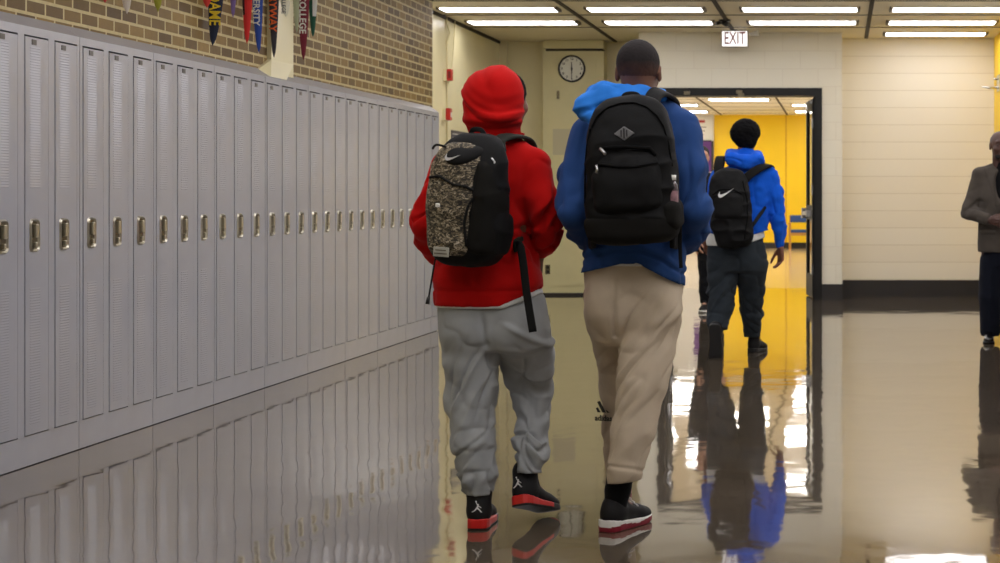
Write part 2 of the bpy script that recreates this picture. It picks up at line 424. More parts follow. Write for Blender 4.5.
ordn = ['first', 'second', 'third', 'fourth', 'fifth', 'sixth', 'seventh', 'eighth', 'ninth', 'tenth', 'eleventh', 'twelfth', 'thirteenth', 'fourteenth',
        'fifteenth', 'sixteenth', 'seventeenth', 'eighteenth', 'nineteenth', 'twentieth', 'twenty-first', 'twenty-second', 'twenty-third', 'twenty-fourth', 'twenty-fifth', 'twenty-sixth', 'twenty-seventh', 'twenty-eighth']
protos = [make_locker(True, False), make_locker(False, False), make_locker(False, True)]
used = [False]*3
for i in range(-3, 28):
    q = i % 3
    o = protos[q] if not used[q] else copy_tree(protos[q]); used[q] = True
    o.location = (XL, L0+LP*i, 0)
    if i < 0: lab = 'tall grey locker outside the photo, %s before the one at the left edge' % ordn[-i-1]
    elif i == 0: lab = 'tall grey metal locker cut by the left edge of the photo'
    elif i == 27: lab = 'tall grey metal locker at the far end of the row, next to the cream wall'
    else: lab = 'tall grey locker, %s counting from the left edge of the photo' % ordn[i]
    tag(o, lab, 'locker', 'grey lockers in the row along the left wall')
# ---------------------------------------------------------------- utility cabinet with the clock
YK = 21.72
kx0, kx1 = X(543, YK), X(604, YK)
r = empty('utility_cabinet', ((kx0+kx1)/2, YC, 0)); L = (r.location.x, YC, 0)
tag(r, 'tall cream built-in wall cabinet below the round clock', 'cabinet')
MB().box(kx0, kx1, YK, YC-.001, .03, Z(51, YK)).build('body', M['cream_dark'], r, L)
MB().box(kx0+.01, kx1-.005, YK-.015, YC-.001, Z(48.5, YK), CEIL-.005).build('header_panel', M['cream_dark'], r, L)
MB().box(kx0+.03, kx1-.03, YK+.03, YC-.001, Z(51, YK), Z(48.5, YK)).build('shadow_slot', M['dark_gap'], r, L)
dr = MB().box(kx0+.09, kx1-.09, YK-.012, YK, .12, Z(59, YK)).build('door', M['cream_dark'], r, L)
MB().box(X(557, YK), X(559.5, YK), YK-.03, YK-.012, Z(99, YK), Z(91, YK)).build('latch', M['steel_dark'], dr, L, bevel=.004)
gr = MB()
gx0, gx1, gz0, gz1 = X(553, YK), X(575, YK), Z(155, YK), Z(129, YK)
gr.box(gx0, gx1, YK-.018, YK-.012, gz0, gz1)
for k in range(10):
    z = gz0+(gz1-gz0)*(k+.5)/10; gr.box(gx0+.02, gx1-.02, YK-.022, YK-.018, z-.006, z+.006)
gr.build('vent_grille', mat('grille_paint', srgb(196, 188, 156), .45), dr, L)
MB().box(kx0-.02, kx1+.02, YK-.04, YC-.001, .0, .03).build('base_plinth', M['black_base'], r, L)
# clock
cc = P(571.5, 68.5, YK-.05); R = 13.6*YK/FPX
r = empty('wall_clock', tuple(cc)); tag(r, 'round black rimmed wall clock with white face showing half past twelve', 'clock')
rim = MB(); seg = 48
prof = [(R, .05), (R, .012), (R-.008, 0), (R-.016, .0), (R-.022, .012), (R-.022, .05)]
for q in range(seg):
    a0, a1 = 2*math.pi*q/seg, 2*math.pi*(q+1)/seg
    for k in range(len(prof)-1):
        (r0, d0), (r1, d1) = prof[k], prof[k+1]
        rim.quad([(r0*math.cos(a0), d0, r0*math.sin(a0)), (r0*math.cos(a1), d0, r0*math.sin(a1)), (r1*math.cos(a1), d1, r1*math.sin(a1)), (r1*math.cos(a0), d1, r1*math.sin(a0))])
rim.build('rim', M['black'], r, smooth=True)
MB().disc((0, .045, 0), R-.02, (0, -1, 0), .022).build('dial', mat('clock_face', srgb(226, 226, 214), .3), r)
RX = Matrix.Rotation(math.pi/2, 4, 'X')
for n in range(1, 13):
    a = math.radians(90-30*n)
    text_mesh(str(n), 'numeral', M['black'], .042, .0005, Matrix.Translation((math.cos(a)*R*.72, .0215, math.sin(a)*R*.72)) @ RX, r, bold=.001)
def hand(ang, L, w, name):
    a = math.radians(90-ang); d = np.array([math.cos(a), 0, math.sin(a)]); s = np.array([-d[2], 0, d[0]])
    b = MB(); p0 = -d*.02; p1 = d*L
    b.prism([p0+s*w, p0-s*w, p1-s*w*.4, p1+s*w*.4], (0, .018, 0), (0, .016, 0)); b.build(name, M['black'], r)
hand(181, R*.78, .007, 'minute_hand'); hand(358, R*.5, .009, 'hour_hand')
MB().disc((0, .02, 0), .012, (0, -1, 0), .008).build('hub', M['black'], r)
# outlet
c = P(548, 269.5, YK); L = tuple(c)
r = empty('wall_outlet', L); tag(r, 'small dark double wall outlet low on the cream cabinet side', 'outlet')
MB().box(-.034, .034, -.008, 0, -.058, .058).build('cover_plate', M['steel_dark'], r)
for s_ in (-1, 1): MB().box(-.018, .018, -.011, -.008, s_*.027-.017, s_*.027+.017).build('socket', M['black'], r)
# red fire alarm boxes, conduit, poster on the cream wall
def on_left(px): return (XC, -XC*FPX/(VX-px))
for (px, py, py2, lab) in ((450.5, 69, 81, 'red wall alarm box on the cream wall, upper of two'), (449.5, 108, 120.5, 'red alarm pull station with a small white mark, lower of two')):
    D = 4.26*FPX/(VX-px)-.3
    zc = (Z(py, D)+Z(py2, D))/2; hh = (Z(py, D)-Z(py2, D))/2
    r = empty('fire_alarm', (XC, D, zc)); tag(r, lab, 'fire alarm')
    MB().box(0, .035, -.055, .055, -hh*1.0, hh*.9).build('back_box', M['cream'], r)
    MB().box(.035, .085, -.05, .05, -hh*.95, hh*.95).build('cover', M['red'], r, bevel=.008)
    if py > 100: MB().box(.084, .089, -.02, .02, -.03, .02).build('pull_lever', M['white_plastic'], r)
    else: MB().box(.05, .08, -.0525, -.0495, -hh*.6, hh*.6).build('sounder_slots', mat('dark_red', srgb(120, 20, 18), .5), r)
D = 4.26*FPX/(VX-446)
t = MB().tube([(XC+.012, D, .9), (XC+.012, D, 2.9), (XC+.03, D+.05, 3.0), (XC+.012, D-.02, 3.1), (XC+.012, D-.02, CEIL-.005)], .011)
tag(t.build('conduit', M['cream'], None, (XC, D, .9), smooth=True), 'thin cream painted vertical conduit joining the two red alarm boxes', 'conduit')
t = MB().tube([(XC+.02, D+.35, CEIL-.01), (XC+.018, D+.3, 2.9), (XC+.02, D+.18, 2.6), (XC+.014, D+.04, 2.45)], .006)
tag(t.build('cable', M['cream'], None, (XC, D, 2.4), smooth=True), 'loose painted cable curving down beside the conduit on the cream wall', 'cable')
ys = (4.26*FPX/(VX-451), 4.26*FPX/(VX-466)); zs = (Z(146, ys[0]), Z(130, ys[0]))
r = empty('wall_notice', (XC, ys[0], zs[0])); L = tuple(r.location); tag(r, 'small dark notice with pale lines on the cream wall, left of the red hood', 'notice')
MB().box(XC, XC+.01, ys[0], ys[1], zs[0], zs[1]).build('panel', mat('notice_dark', srgb(58, 58, 72), .4), r, L)
t = MB(); hz = zs[1]-zs[0]
for k in range(3): t.box(XC+.01, XC+.012, ys[0]+.04, ys[1]-.06*k-.04, zs[0]+hz*(.25+.25*k), zs[0]+hz*(.31+.25*k))
t.build('printed_lines', M['white_plastic'], r, L)

# exit sign
YE = 20.35
ex0, ex1, ez0, ez1 = X(721.5, YE), X(748, YE), Z(47, YE), Z(30.5, YE)
L = ((ex0+ex1)/2, YE, (ez0+ez1)/2)
r = empty('exit_sign', L); tag(r, 'lit white exit sign with red letters hanging above the double doors', 'exit sign')
MB().box(ex0, ex1, YE, YE+.05, ez0, ez1).build('housing', M['cap'], r, L, bevel=.004)
MB().box(ex0+.008, ex1-.008, YE-.004, YE, ez0+.008, ez1-.008).build('lit_face', emis('exit_face', (1, .96, .93, 1), .95), r, L)
text_mesh('EXIT', 'lettering', mat('exit_red', srgb(120, 22, 34), .5), .205, .002, Matrix.Translation((L[0], YE-.009, L[2]-.0)) @ RX, r, L, bold=.001, sx=.60)
MB().box(L[0]-.03, L[0]+.03, YE+.01, YE+.04, ez1, CEIL).build('mount', M['cap'], r, L)
c = P(729, 19, 20.0)
r = empty('ceiling_sensor', (c[0], 19.25, CEIL)); tag(r, 'small black ceiling fixture with two stubs just before the exit sign', 'ceiling fixture')
MB().box(-.06, .06, -.05, .05, -.02, 0).build('base', M['black'], r, bevel=.004)
MB().tube([(-.02, 0, -.03), (.03, -.04, -.055)], .028, 12).tube([(-.05, .02, -.03), (-.09, .0, -.04)], .02, 12).build('heads', M['black'], r, smooth=True)
c = P(754, 34, YE)
r = empty('emergency_lamp', tuple(c)); tag(r, 'small pale emergency lamp head sticking out right of the exit sign', 'emergency lamp')
MB().tube([(-.035, .02, 0), (.02, .0, .01), (.05, -.02, .012)], [.02, .03, .034], 14).build('lamp_head', M['white_plastic'], r, smooth=True)
MB().box(-.06, -.02, .005, .04, -.015, .015).build('arm', M['white_plastic'], r)

# thin metal bracket arms on the yellow wall, upper right
r = empty('wall_bracket', (XR, 20.9, Z(85, 20.9))); L = tuple(r.location)
tag(r, 'thin grey metal bracket arms sticking out from the yellow side wall', 'bracket')
z1 = Z(87.5, 20.7); z2 = Z(79, 20.9)
MB().tube([(XR, 20.7, z1), (XR-.12, 20.7, z1-.005), (XR-.22, 20.7, z1+.012)], [.016, .014, .006], 10).build('arm', M['chrome'], r, L, smooth=True)
MB().tube([(XR, 20.9, z2), (XR-.05, 20.9, z2)], [.012, .012], 10).build('arm', M['chrome'], r, L, smooth=True)
MB().box(XR-.012, XR, 20.62, 20.98, z1-.04, z2+.04).build('wall_plate', M['chrome'], r, L)

# things in the hall beyond: poster, purple banner, chair
ya = YF-.1
r = empty('wall_poster', (X(700, ya), ya, Z(125, ya))); L = tuple(r.location); tag(r, 'white poster with a small red emblem on the far white wall beyond the doors', 'poster')
MB().box(X(688, ya), X(712, ya), ya-.01, ya, Z(139, ya), Z(117, ya)).build('sheet', M['white_plastic'], r, L)
c = P(702, 121.5, ya); MB().box(c[0]-.07, c[0]+.07, ya-.013, ya-.01, c[2]-.03, c[2]+.035).build('emblem', M['red'], r, L, bevel=.01)
t = MB()
for k in range(3): t.box(c[0]-.1, c[0]+.1-.03*k, ya-.012, ya-.01, c[2]-.14-.09*k, c[2]-.125-.09*k)
t.build('printed_lines', M['cap'], r, L)
r = empty('purple_display', (X(704, ya), ya, Z(150, ya))); L = tuple(r.location); tag(r, 'purple display case front with black edge below the white poster', 'display')
MB().box(X(694, ya), X(711.5, ya), ya-.02, ya, Z(172, ya), Z(141.5, ya)).build('panel', mat('purple', srgb(92, 36, 120), .5), r, L)
MB().box(X(711.5, ya), X(713.6, ya), ya-.04, ya, Z(172, ya), Z(141, ya)).box(X(694, ya), X(711.5, ya), ya-.03, ya, Z(141.5, ya), Z(140.3, ya)).build('edge', M['black'], r, L)
# yellow chair with blue back pad
yc = 40.4
cxm = (X(790, yc)+X(811, yc))/2
r = empty('waiting_chair', (cxm, yc, 0)); tag(r, 'low wooden chair with blue back pad against the yellow wall', 'chair')
wd = mat('honey_wood', srgb(196, 140, 58), .4, noise=.08, nscale=20); bl = mat('blue_vinyl', srgb(34, 70, 130), .45)
hw_ = X(811, yc)-cxm
for sx in (-1, 1):
    MB().box(sx*hw_-.022, sx*hw_+.022, -.26, -.21, 0, .62).build('leg', wd, r, bevel=.004)
    MB().box(sx*hw_-.022, sx*hw_+.022, .21, .26, 0, .80).build('leg', wd, r, bevel=.004)
    MB().box(sx*hw_-.03, sx*hw_+.03, -.28, .24, .60, .635).build('armrest', wd, r, bevel=.006)
MB().box(-hw_+.02, hw_-.02, -.25, .2, .4, .47).build('seat', bl, r, bevel=.015)
MB().box(-hw_-.0, hw_+.0, .19, .25, .63, .80).build('back_pad', bl, r, bevel=.02)
MB().box(-hw_+.02, hw_-.02, -.245, -.22, .33, .395).box(-hw_+.02, hw_-.02, .2, .23, .36, .395).build('rail', wd, r)

# dark crumpled edge strip along the floor joint below the cabinet is the plinth (already built)

# ---------------------------------------------------------------- pennants hanging by the brick wall
def pennant(pxl, pxr, tipx, tipy, col, yaw, label, stripe=None, text=None, tcol=None, tsize=.07, bend=.02, band=None, tdz=0.0, tsx=1.0):
    pxm = (pxl+pxr)/2
    D = 3.68*FPX/(VX-pxm); c = P(pxm, 0, D)
    EX = .5; Wy = (pxr-pxl)*D/FPX/max(.25, abs(math.cos(yaw)))   # width at the photo's top edge
    tip = P(tipx, tipy, D); Hvis = c[2]-tip[2]
    topz = 3.04; H = topz-tip[2]; Wt = min(Wy*(H/Hvis)**EX, .2)
    r = empty('pennant', (c[0], D, topz)); tag(r, label, 'pennant', 'college pennants hanging in front of the brick wall')
    ns = 24; rows = []
    for k in range(ns+1):
        f = k/ns; z = -H*f
        # half width follows a soft taper that matches the visible width
        wv = Wt*(1-f)**EX/2
        bx = bend*math.sin(f*3.0)
        cx = (tip[0]-c[0])*f**3
        rows.append((cx, z, wv, bx))
    cy, sy = math.cos(yaw), math.sin(yaw)
    def pt(row, s, off):
        cx, z, wv, bx = row; u = s*wv; dep = bx + .25*wv*(s*s-.5) + off
        return (cx+u*cy-dep*sy, u*sy+dep*cy, z)
    def sheet(s0, s1, off0, off1, f0=0, f1=1.0):
        b = MB(); k0, k1 = int(f0*ns), int(f1*ns); js = np.linspace(s0, s1, 5)
        for k in range(k0, k1):
            for a, bb in zip(js[:-1], js[1:]):
                q = [pt(rows[k], a, off0), pt(rows[k], bb, off0), pt(rows[k+1], bb, off0), pt(rows[k+1], a, off0)]
                b.quad(q)
                b.quad([pt(rows[k], a, off1), pt(rows[k+1], a, off1), pt(rows[k+1], bb, off1), pt(rows[k], bb, off1)])
            for a in (s0, s1):
                b.quad([pt(rows[k], a, off0), pt(rows[k+1], a, off0), pt(rows[k+1], a, off1), pt(rows[k], a, off1)])
        return b
    sheet(-1, 1, -.0015, .0015).build('felt', mat('felt', col, .85, sheen=.3), r, smooth=False)
    if stripe: sheet(stripe[0], stripe[1], -.004, -.0018, *stripe[3]).build('stripe', mat('felt_stripe_shade', stripe[2], .85), r)  # real stripe on the green pennant, painted shade on the red one
    if text:
        # the word runs down the pennant, the letters turned a quarter turn
        tm = Matrix.Translation(((tip[0]-c[0])*.25, -.010-bend, Z(tdz, D)-topz)) @ Matrix.Rotation(yaw, 4, 'Z') @ RX @ Matrix.Rotation(-math.pi/2, 4, 'Z')
        text_mesh(text, 'lettering', mat('felt_letters', tcol, .8), tsize, .0015, tm, r, bold=.0012, sx=tsx, align='RIGHT')
    return r
navy, redc, blue, wht = srgb(18, 26, 52), srgb(204, 34, 28), srgb(32, 66, 150), srgb(214, 214, 206)
A_ = math.radians(20)
pennant(101, 107, 105, 3, srgb(190, 60, 60), A_, 'tip of a reddish pennant at the top edge, farthest left')
pennant(121, 129, 127, 14, srgb(206, 196, 182), A_, 'tip of a pale cream pennant at the top edge, second from the left')
pennant(153, 160, 158, 12, srgb(150, 150, 40), A_, 'tip of an olive yellow pennant at the top edge, third from the left')
pennant(203, 210, 207, 8, srgb(200, 50, 40), A_, 'short red pennant tip just left of the navy and yellow pennant')
pennant(210.5, 224, 212.5, 46, navy, A_, 'navy pennant with yellow letters', text='NOTRE DAME', tcol=srgb(226, 196, 40), tsize=.088, tdz=26, tsx=.8)
pennant(231, 236, 233, 18, srgb(120, 96, 150), A_, 'faded purple pennant tip between the navy pennant and the bright red one')
pennant(243, 252, 247, 44, redc, A_, 'plain bright red pennant', stripe=(-1, -.55, srgb(50, 16, 20), (0, .8)))  # dark left strip is shadow put into the felt colour
pennant(252.5, 262, 259, 53, blue, A_, 'blue pennant with white letters', text='UNIVERSITY', tcol=wht, tsize=.055, tdz=26)
pennant(269.5, 278.5, 274, 58, srgb(44, 40, 46), A_, 'charcoal pennant with orange letters in front of the cream pilaster', text='MARYWAY', tcol=srgb(222, 98, 32), tsize=.066, tdz=32)
pennant(280, 289, 286, 17, srgb(222, 218, 196), A_, 'off white pennant with small grey letters in front of the cream pilaster', text='COLLEGE', tcol=srgb(110, 112, 112), tsize=.034, tdz=14)
pennant(293, 299, 297, 33, srgb(156, 160, 130), A_, 'pale grey green pennant just right of the cream pilaster')
pennant(298.5, 309, 303.5, 60, srgb(112, 18, 40), A_, 'maroon pennant with white letters', text='COLLEGE', tcol=wht, tsize=.062, tdz=34)
pennant(309, 317, 313, 37, srgb(28, 84, 62), A_, 'dark green pennant with a white stripe, rightmost of the row', stripe=(-.1, 1, wht, (0, .8)))
tag(MB().tube([(XL-.01+.0, 7.9, 3.045), (XL-.01, 12.6, 3.045)], .004, 6).build('hanging_cord', M['black'], None, (XL, 7.9, 3.045)), 'thin cord along the brick wall from which the pennants hang', 'cord')
# ---------------------------------------------------------------- implicit-surface modelling (bodies, clothes, bags)
_rng = np.random.default_rng(7); _NT = _rng.random((32, 32, 32))
def vnoise(p):
    p = np.asarray(p, float); i = np.floor(p).astype(int); f = p-i; f = f*f*(3-2*f); out = 0
    for a in (0, 1):
        for b in (0, 1):
            for c in (0, 1):
                w_ = (f[..., 0] if a else 1-f[..., 0])*(f[..., 1] if b else 1-f[..., 1])*(f[..., 2] if c else 1-f[..., 2])
                out = out + w_*_NT[(i[..., 0]+a) % 32, (i[..., 1]+b) % 32, (i[..., 2]+c) % 32]
    return out
def ridged(p): return 1-np.abs(2*vnoise(p)-1)
def unit(v): v = np.array(v, float); return v/(np.linalg.norm(v)+1e-12)
def V3(*a): return np.array(a, float)
class Vol:
    def __init__(s, lo, hi, h):
        s.lo = np.array(lo, float); s.h = h; s.n = np.ceil((np.array(hi)-s.lo)/h).astype(int)+1
        s.F = np.full(s.n, .5, np.float32)
    def block(s, lo, hi):
        a = np.clip(np.floor((np.array(lo)-s.lo)/s.h).astype(int), 0, s.n); b = np.clip(np.ceil((np.array(hi)-s.lo)/s.h).astype(int)+1, 0, s.n)
        if np.any(b <= a): return None, None, None
        g = [s.lo[k]+s.h*np.arange(a[k], b[k]) for k in range(3)]
        Xg, Yg, Zg = np.meshgrid(*g, indexing='ij', sparse=True)
        return (slice(a[0], b[0]), slice(a[1], b[1]), slice(a[2], b[2])), (Xg, Yg, Zg), None
    def put(s, fn, lo, hi, k=.02, op='u', pad=.07):
        sl, g, _ = s.block(np.array(lo)-pad, np.array(hi)+pad)
        if sl is None: return s
        d = fn(*g); A = s.F[sl]
        if op == 'u':
            if k <= 0: R_ = np.minimum(A, d)
            else: h_ = np.clip(.5+.5*(A-d)/k, 0, 1); R_ = A*(1-h_)+d*h_-k*h_*(1-h_)
        elif op == 's':
            d = -d
            if k <= 0: R_ = np.maximum(A, d)
            else: h_ = np.clip(.5-.5*(A-d)/k, 0, 1); R_ = A*(1-h_)+d*h_+k*h_*(1-h_)
        elif op == 'i':
            R_ = np.maximum(A, d)
        s.F[sl] = R_
        return s
    def cap(s, a, b, ra, rb=None, k=.02, sq=None, op='u'):
        """tapered capsule; sq=(axis, factor>1) flattens it along the axis"""
        a = np.array(a, float); b = np.array(b, float); rb = ra if rb is None else rb; ba = b-a; L2 = ba@ba+1e-12
        if sq is not None: ax = unit(sq[0]); q = sq[1]
        def fn(Xg, Yg, Zg):
            px, py, pz = Xg-a[0], Yg-a[1], Zg-a[2]
            t = np.clip((px*ba[0]+py*ba[1]+pz*ba[2])/L2, 0, 1)
            dx, dy, dz = px-t*ba[0], py-t*ba[1], pz-t*ba[2]
            d2 = dx*dx+dy*dy+dz*dz
            if sq is not None:
                m = dx*ax[0]+dy*ax[1]+dz*ax[2]; d2 = d2+m*m*(q*q-1)
            t = t*t*(3-2*t)*.5+t*.5
            return np.sqrt(d2)-(ra+(rb-ra)*t)
        R_ = max(ra, rb)
        return s.put(fn, np.minimum(a, b)-R_, np.maximum(a, b)+R_, k, op)
    def chain(s, pts, k=.02, sq=None, op='u'):
        for (a, ra), (b, rb) in zip(pts[:-1], pts[1:]): s.cap(a, b, ra, rb, k, sq, op)
        return s
    def ell(s, c, r, k=.02, rot=None, op='u'):
        c = np.array(c, float); r = np.array(r, float); Rm = np.array(rot, float) if rot is not None else np.eye(3)   # columns = local axes
        def fn(Xg, Yg, Zg):
            p = (Xg-c[0], Yg-c[1], Zg-c[2])
            q = [p[0]*Rm[0, i]+p[1]*Rm[1, i]+p[2]*Rm[2, i] for i in range(3)]
            k0 = np.sqrt(sum((q[i]/r[i])**2 for i in range(3)))+1e-9; k1 = np.sqrt(sum((q[i]/r[i]**2)**2 for i in range(3)))+1e-9
            return k0*(k0-1)/k1
        e = np.abs(Rm)@r
        return s.put(fn, c-e, c+e, k, op)
    def loft(s, st, n=2.3, k=.02, op='u', cutlo=None, soft=.03):
        """st: (z, cx, cy, rx, ry) stations from low to high"""
        st = np.array(sorted(st), float); zz = np.linspace(st[0, 0], st[-1, 0], 60)
        cols_ = []
        for j in range(1, 5):
            v = np.interp(zz, st[:, 0], st[:, j]); vp = np.concatenate([[v[0]]*4, v, [v[-1]]*4]); cols_.append(np.convolve(vp, np.ones(9)/9, 'valid'))
        def fn(Xg, Yg, Zg):
            z = Zg[0, 0, :]
            cx, cy, rx, ry = [np.interp(z, zz, c)[None, None, :] for c in cols_]
            u = np.abs((Xg-cx)/rx); v = np.abs((Yg-cy)/ry)
            rr = (u**n+v**n)**(1/n)
            d = (rr-1)*np.minimum(rx, ry)*.9
            e = np.maximum(Zg-st[-1, 0], st[0, 0]-Zg)
            h_ = np.clip(.5+.5*(d-e)/soft, 0, 1)
            return e*(1-h_)+d*h_+soft*h_*(1-h_)
        lo = (min(st[:, 1]-st[:, 3]), min(st[:, 2]-st[:, 4]), st[0, 0]); hi = (max(st[:, 1]+st[:, 3]), max(st[:, 2]+st[:, 4]), st[-1, 0])
        return s.put(fn, lo, hi, k, op)
    def box(s, c, hw, r, k=.02, rot=None, op='u'):
        c = np.array(c, float); hw = np.array(hw, float)-r; Rm = np.array(rot, float) if rot is not None else np.eye(3)
        def fn(Xg, Yg, Zg):
            p = (Xg-c[0], Yg-c[1], Zg-c[2])
            q = [np.abs(p[0]*Rm[0, i]+p[1]*Rm[1, i]+p[2]*Rm[2, i])-hw[i] for i in range(3)]
            return np.sqrt(sum(np.maximum(x, 0)**2 for x in q))+np.minimum(np.maximum(np.maximum(q[0], q[1]), q[2]), 0)-r
        e = np.abs(Rm)@(hw+r)
        return s.put(fn, c-e, c+e, k, op)
    def plane(s, p, n, lo=None, hi=None):
        """keep the side the normal points away from"""
        p = np.array(p, float); n = unit(n)
        lo = s.lo if lo is None else lo; hi = s.lo+s.h*s.n if hi is None else hi
        return s.put(lambda Xg, Yg, Zg: (Xg-p[0])*n[0]+(Yg-p[1])*n[1]+(Zg-p[2])*n[2], lo, hi, 0, 'i', pad=0)
    def mesh(s, smooth=2):
        F = s.F; F[0], F[-1], F[:, 0], F[:, -1], F[:, :, 0], F[:, :, -1] = (.5,)*6
        inside = F < 0; n = F.shape
        c = [inside[i:n[0]-1+i, j:n[1]-1+j, k:n[2]-1+k] for i in (0, 1) for j in (0, 1) for k in (0, 1)]
        cnt = sum(q.astype(np.int8) for q in c); act = (cnt > 0) & (cnt < 8)
        idx = np.argwhere(act); vid = np.full(act.shape, -1, np.int64); vid[tuple(idx.T)] = np.arange(len(idx))
        acc = np.zeros((len(idx), 3)); w_ = np.zeros(len(idx))
        I, J, K = idx.T
        for ax in range(3):
            for u in (0, 1):
                for v in (0, 1):
                    o = [0, 0, 0]; oa = [a for a in range(3) if a != ax]; o[oa[0]] = u; o[oa[1]] = v
                    f0 = F[I+o[0], J+o[1], K+o[2]]; o2 = list(o); o2[ax] = 1
                    f1 = F[I+o2[0], J+o2[1], K+o2[2]]; m = (f0 < 0) != (f1 < 0)
                    t = np.where(m, f0/(f0-f1+1e-20), 0)
                    pos = np.zeros((len(idx), 3)); pos[:, oa[0]] = u; pos[:, oa[1]] = v; pos[:, ax] = t
                    acc[m] += pos[m]; w_[m] += 1
        vert = s.lo+s.h*(idx+acc/w_[:, None])
        quads = []
        for ax in range(3):
            sa = [slice(0, None)]*3; sb = [slice(0, None)]*3; sa[ax] = slice(0, n[ax]-1); sb[ax] = slice(1, n[ax])
            A, B = inside[tuple(sa)], inside[tuple(sb)]
            oa = [(ax+1) % 3, (ax+2) % 3]
            for flip, m in ((False, A & ~B), (True, ~A & B)):
                e = np.argwhere(m); ok = np.all(e[:, oa] > 0, axis=1) & (e[:, oa[0]] < n[oa[0]]-1) & (e[:, oa[1]] < n[oa[1]]-1); e = e[ok]
                if not len(e): continue
                q = []
                for du, dv in ((-1, -1), (0, -1), (0, 0), (-1, 0)):
                    g = e.copy(); g[:, oa[0]] += du; g[:, oa[1]] += dv; q.append(vid[tuple(g.T)])
                q = np.stack(q, 1)
                if flip: q = q[:, ::-1]
                quads.append(q)
        quads = np.concatenate(quads)
        for _ in range(smooth):
            sm = np.zeros_like(vert); ct = np.zeros(len(vert))
            for a in range(4):
                i0, i1 = quads[:, a], quads[:, (a+1) % 4]
                for d_ in range(3): sm[:, d_] += np.bincount(i0, vert[i1, d_], len(vert))
                ct += np.bincount(i0, minlength=len(vert))
                for d_ in range(3): sm[:, d_] += np.bincount(i1, vert[i0, d_], len(vert))
                ct += np.bincount(i1, minlength=len(vert))
            vert = vert*.5+.5*sm/np.maximum(ct, 1)[:, None]
        return vert, quads
def normals(v, q):
    n = np.cross(v[q[:, 2]]-v[q[:, 0]], v[q[:, 3]]-v[q[:, 1]]); o = np.zeros_like(v)
    for a in range(4):
        for d_ in range(3): o[:, d_] += np.bincount(q[:, a], n[:, d_], len(v))
    return o/(np.linalg.norm(o, axis=1)[:, None]+1e-12)
def link(v, q, name, mats, parent=None, loc=(0, 0, 0), matfn=None):
    me = bpy.data.meshes.new(name); v = v-np.array(loc)
    me.vertices.add(len(v)); me.vertices.foreach_set('co', v.astype(np.float32).ravel())
    me.loops.add(len(q)*4); me.loops.foreach_set('vertex_index', q.astype(np.int32).ravel())
    me.polygons.add(len(q)); me.polygons.foreach_set('loop_start', np.arange(0, len(q)*4, 4, dtype=np.int32))
    if not isinstance(mats, (list, tuple)): mats = [mats]
    for m_ in mats: me.materials.append(m_)
    if matfn is not None:
        c = v[q].mean(1)+np.array(loc); me.polygons.foreach_set('material_index', matfn(c).astype(np.int32))
    me.polygons.foreach_set('use_smooth', np.ones(len(q), bool))
    me.update(calc_edges=True); me.validate()
    o = bpy.data.objects.new(name, me); COL.objects.link(o)
    if parent is not None: o.parent = parent
    else: o.location = loc
    return o
def build(vol, name, mats, parent=None, loc=(0, 0, 0), disp=None, matfn=None, smooth=2):
    v, q = vol.mesh(smooth)
    if disp is not None:
        n_ = normals(v, q); v = v+n_*(disp(v)*np.clip(1-(-n_[:, 2]-.55)*4, 0, 1))[:, None]
    return link(v, q, name, mats, parent, loc, matfn)
def folds(v, a, b, amp, fa=14.0, fr=1.3, t0=.5, sp=.35, seed=0, R=.2, skew=.0, side=None):
    """cloth folds running round a limb from a to b, strongest near t0"""
    a = np.array(a, float); b = np.array(b, float); ba = b-a; L = np.linalg.norm(ba); ax = ba/L
    h = V3(0, 1, 0) if abs(ax[1]) < .8 else V3(1, 0, 0); e1 = unit(np.cross(ax, h)); e2 = np.cross(ax, e1)
    p = v-a; t = (p@ax)/L; u = p@e1; w_ = p@e2; rr = np.sqrt(u*u+w_*w_)+1e-6
    q = np.stack([t*L*fa+skew*u/rr*2+seed*7.3, u/rr*fr+seed*3.1, w_/rr*fr+5.0], 1)
    rg = ridged(q)**2; rg2 = np.exp(-(np.abs(2*vnoise(q*1.1+9.7)-1)/.20)**1.5)
    env = np.exp(-((t-t0)/sp)**2)*np.clip((R-rr)/(.3*R), 0, 1)*np.clip((t+.15)*6, 0, 1)*np.clip((1.15-t)*6, 0, 1)
    if side is not None: env = env*np.clip(.5+.7*(u*(e1@unit(side))+w_*(e2@unit(side)))/rr, .1, 1.2)
    return amp*env*(.9*rg-.9*rg2-.1)
def drape(v, f=(3, 3, 7), amp=.006, seed=0):
    f = np.array(f, float)
    return amp*(vnoise(v*f+seed*3.7)-.5)*2-.75*amp*np.exp(-(np.abs(2*vnoise(v*f*1.9+seed*1.3+4)-1)/.2)**1.5)+.35*amp*(vnoise(v*f*4.5+seed)-.5)*2
def frame(fwd, up=(0, 0, 1)):
    y = unit(fwd); x = unit(np.cross(y, up)); z = np.cross(x, y); return np.stack([x, y, z], 1)    # columns
def at(Fm, o, p): return np.array(o)+Fm@np.array(p, float)
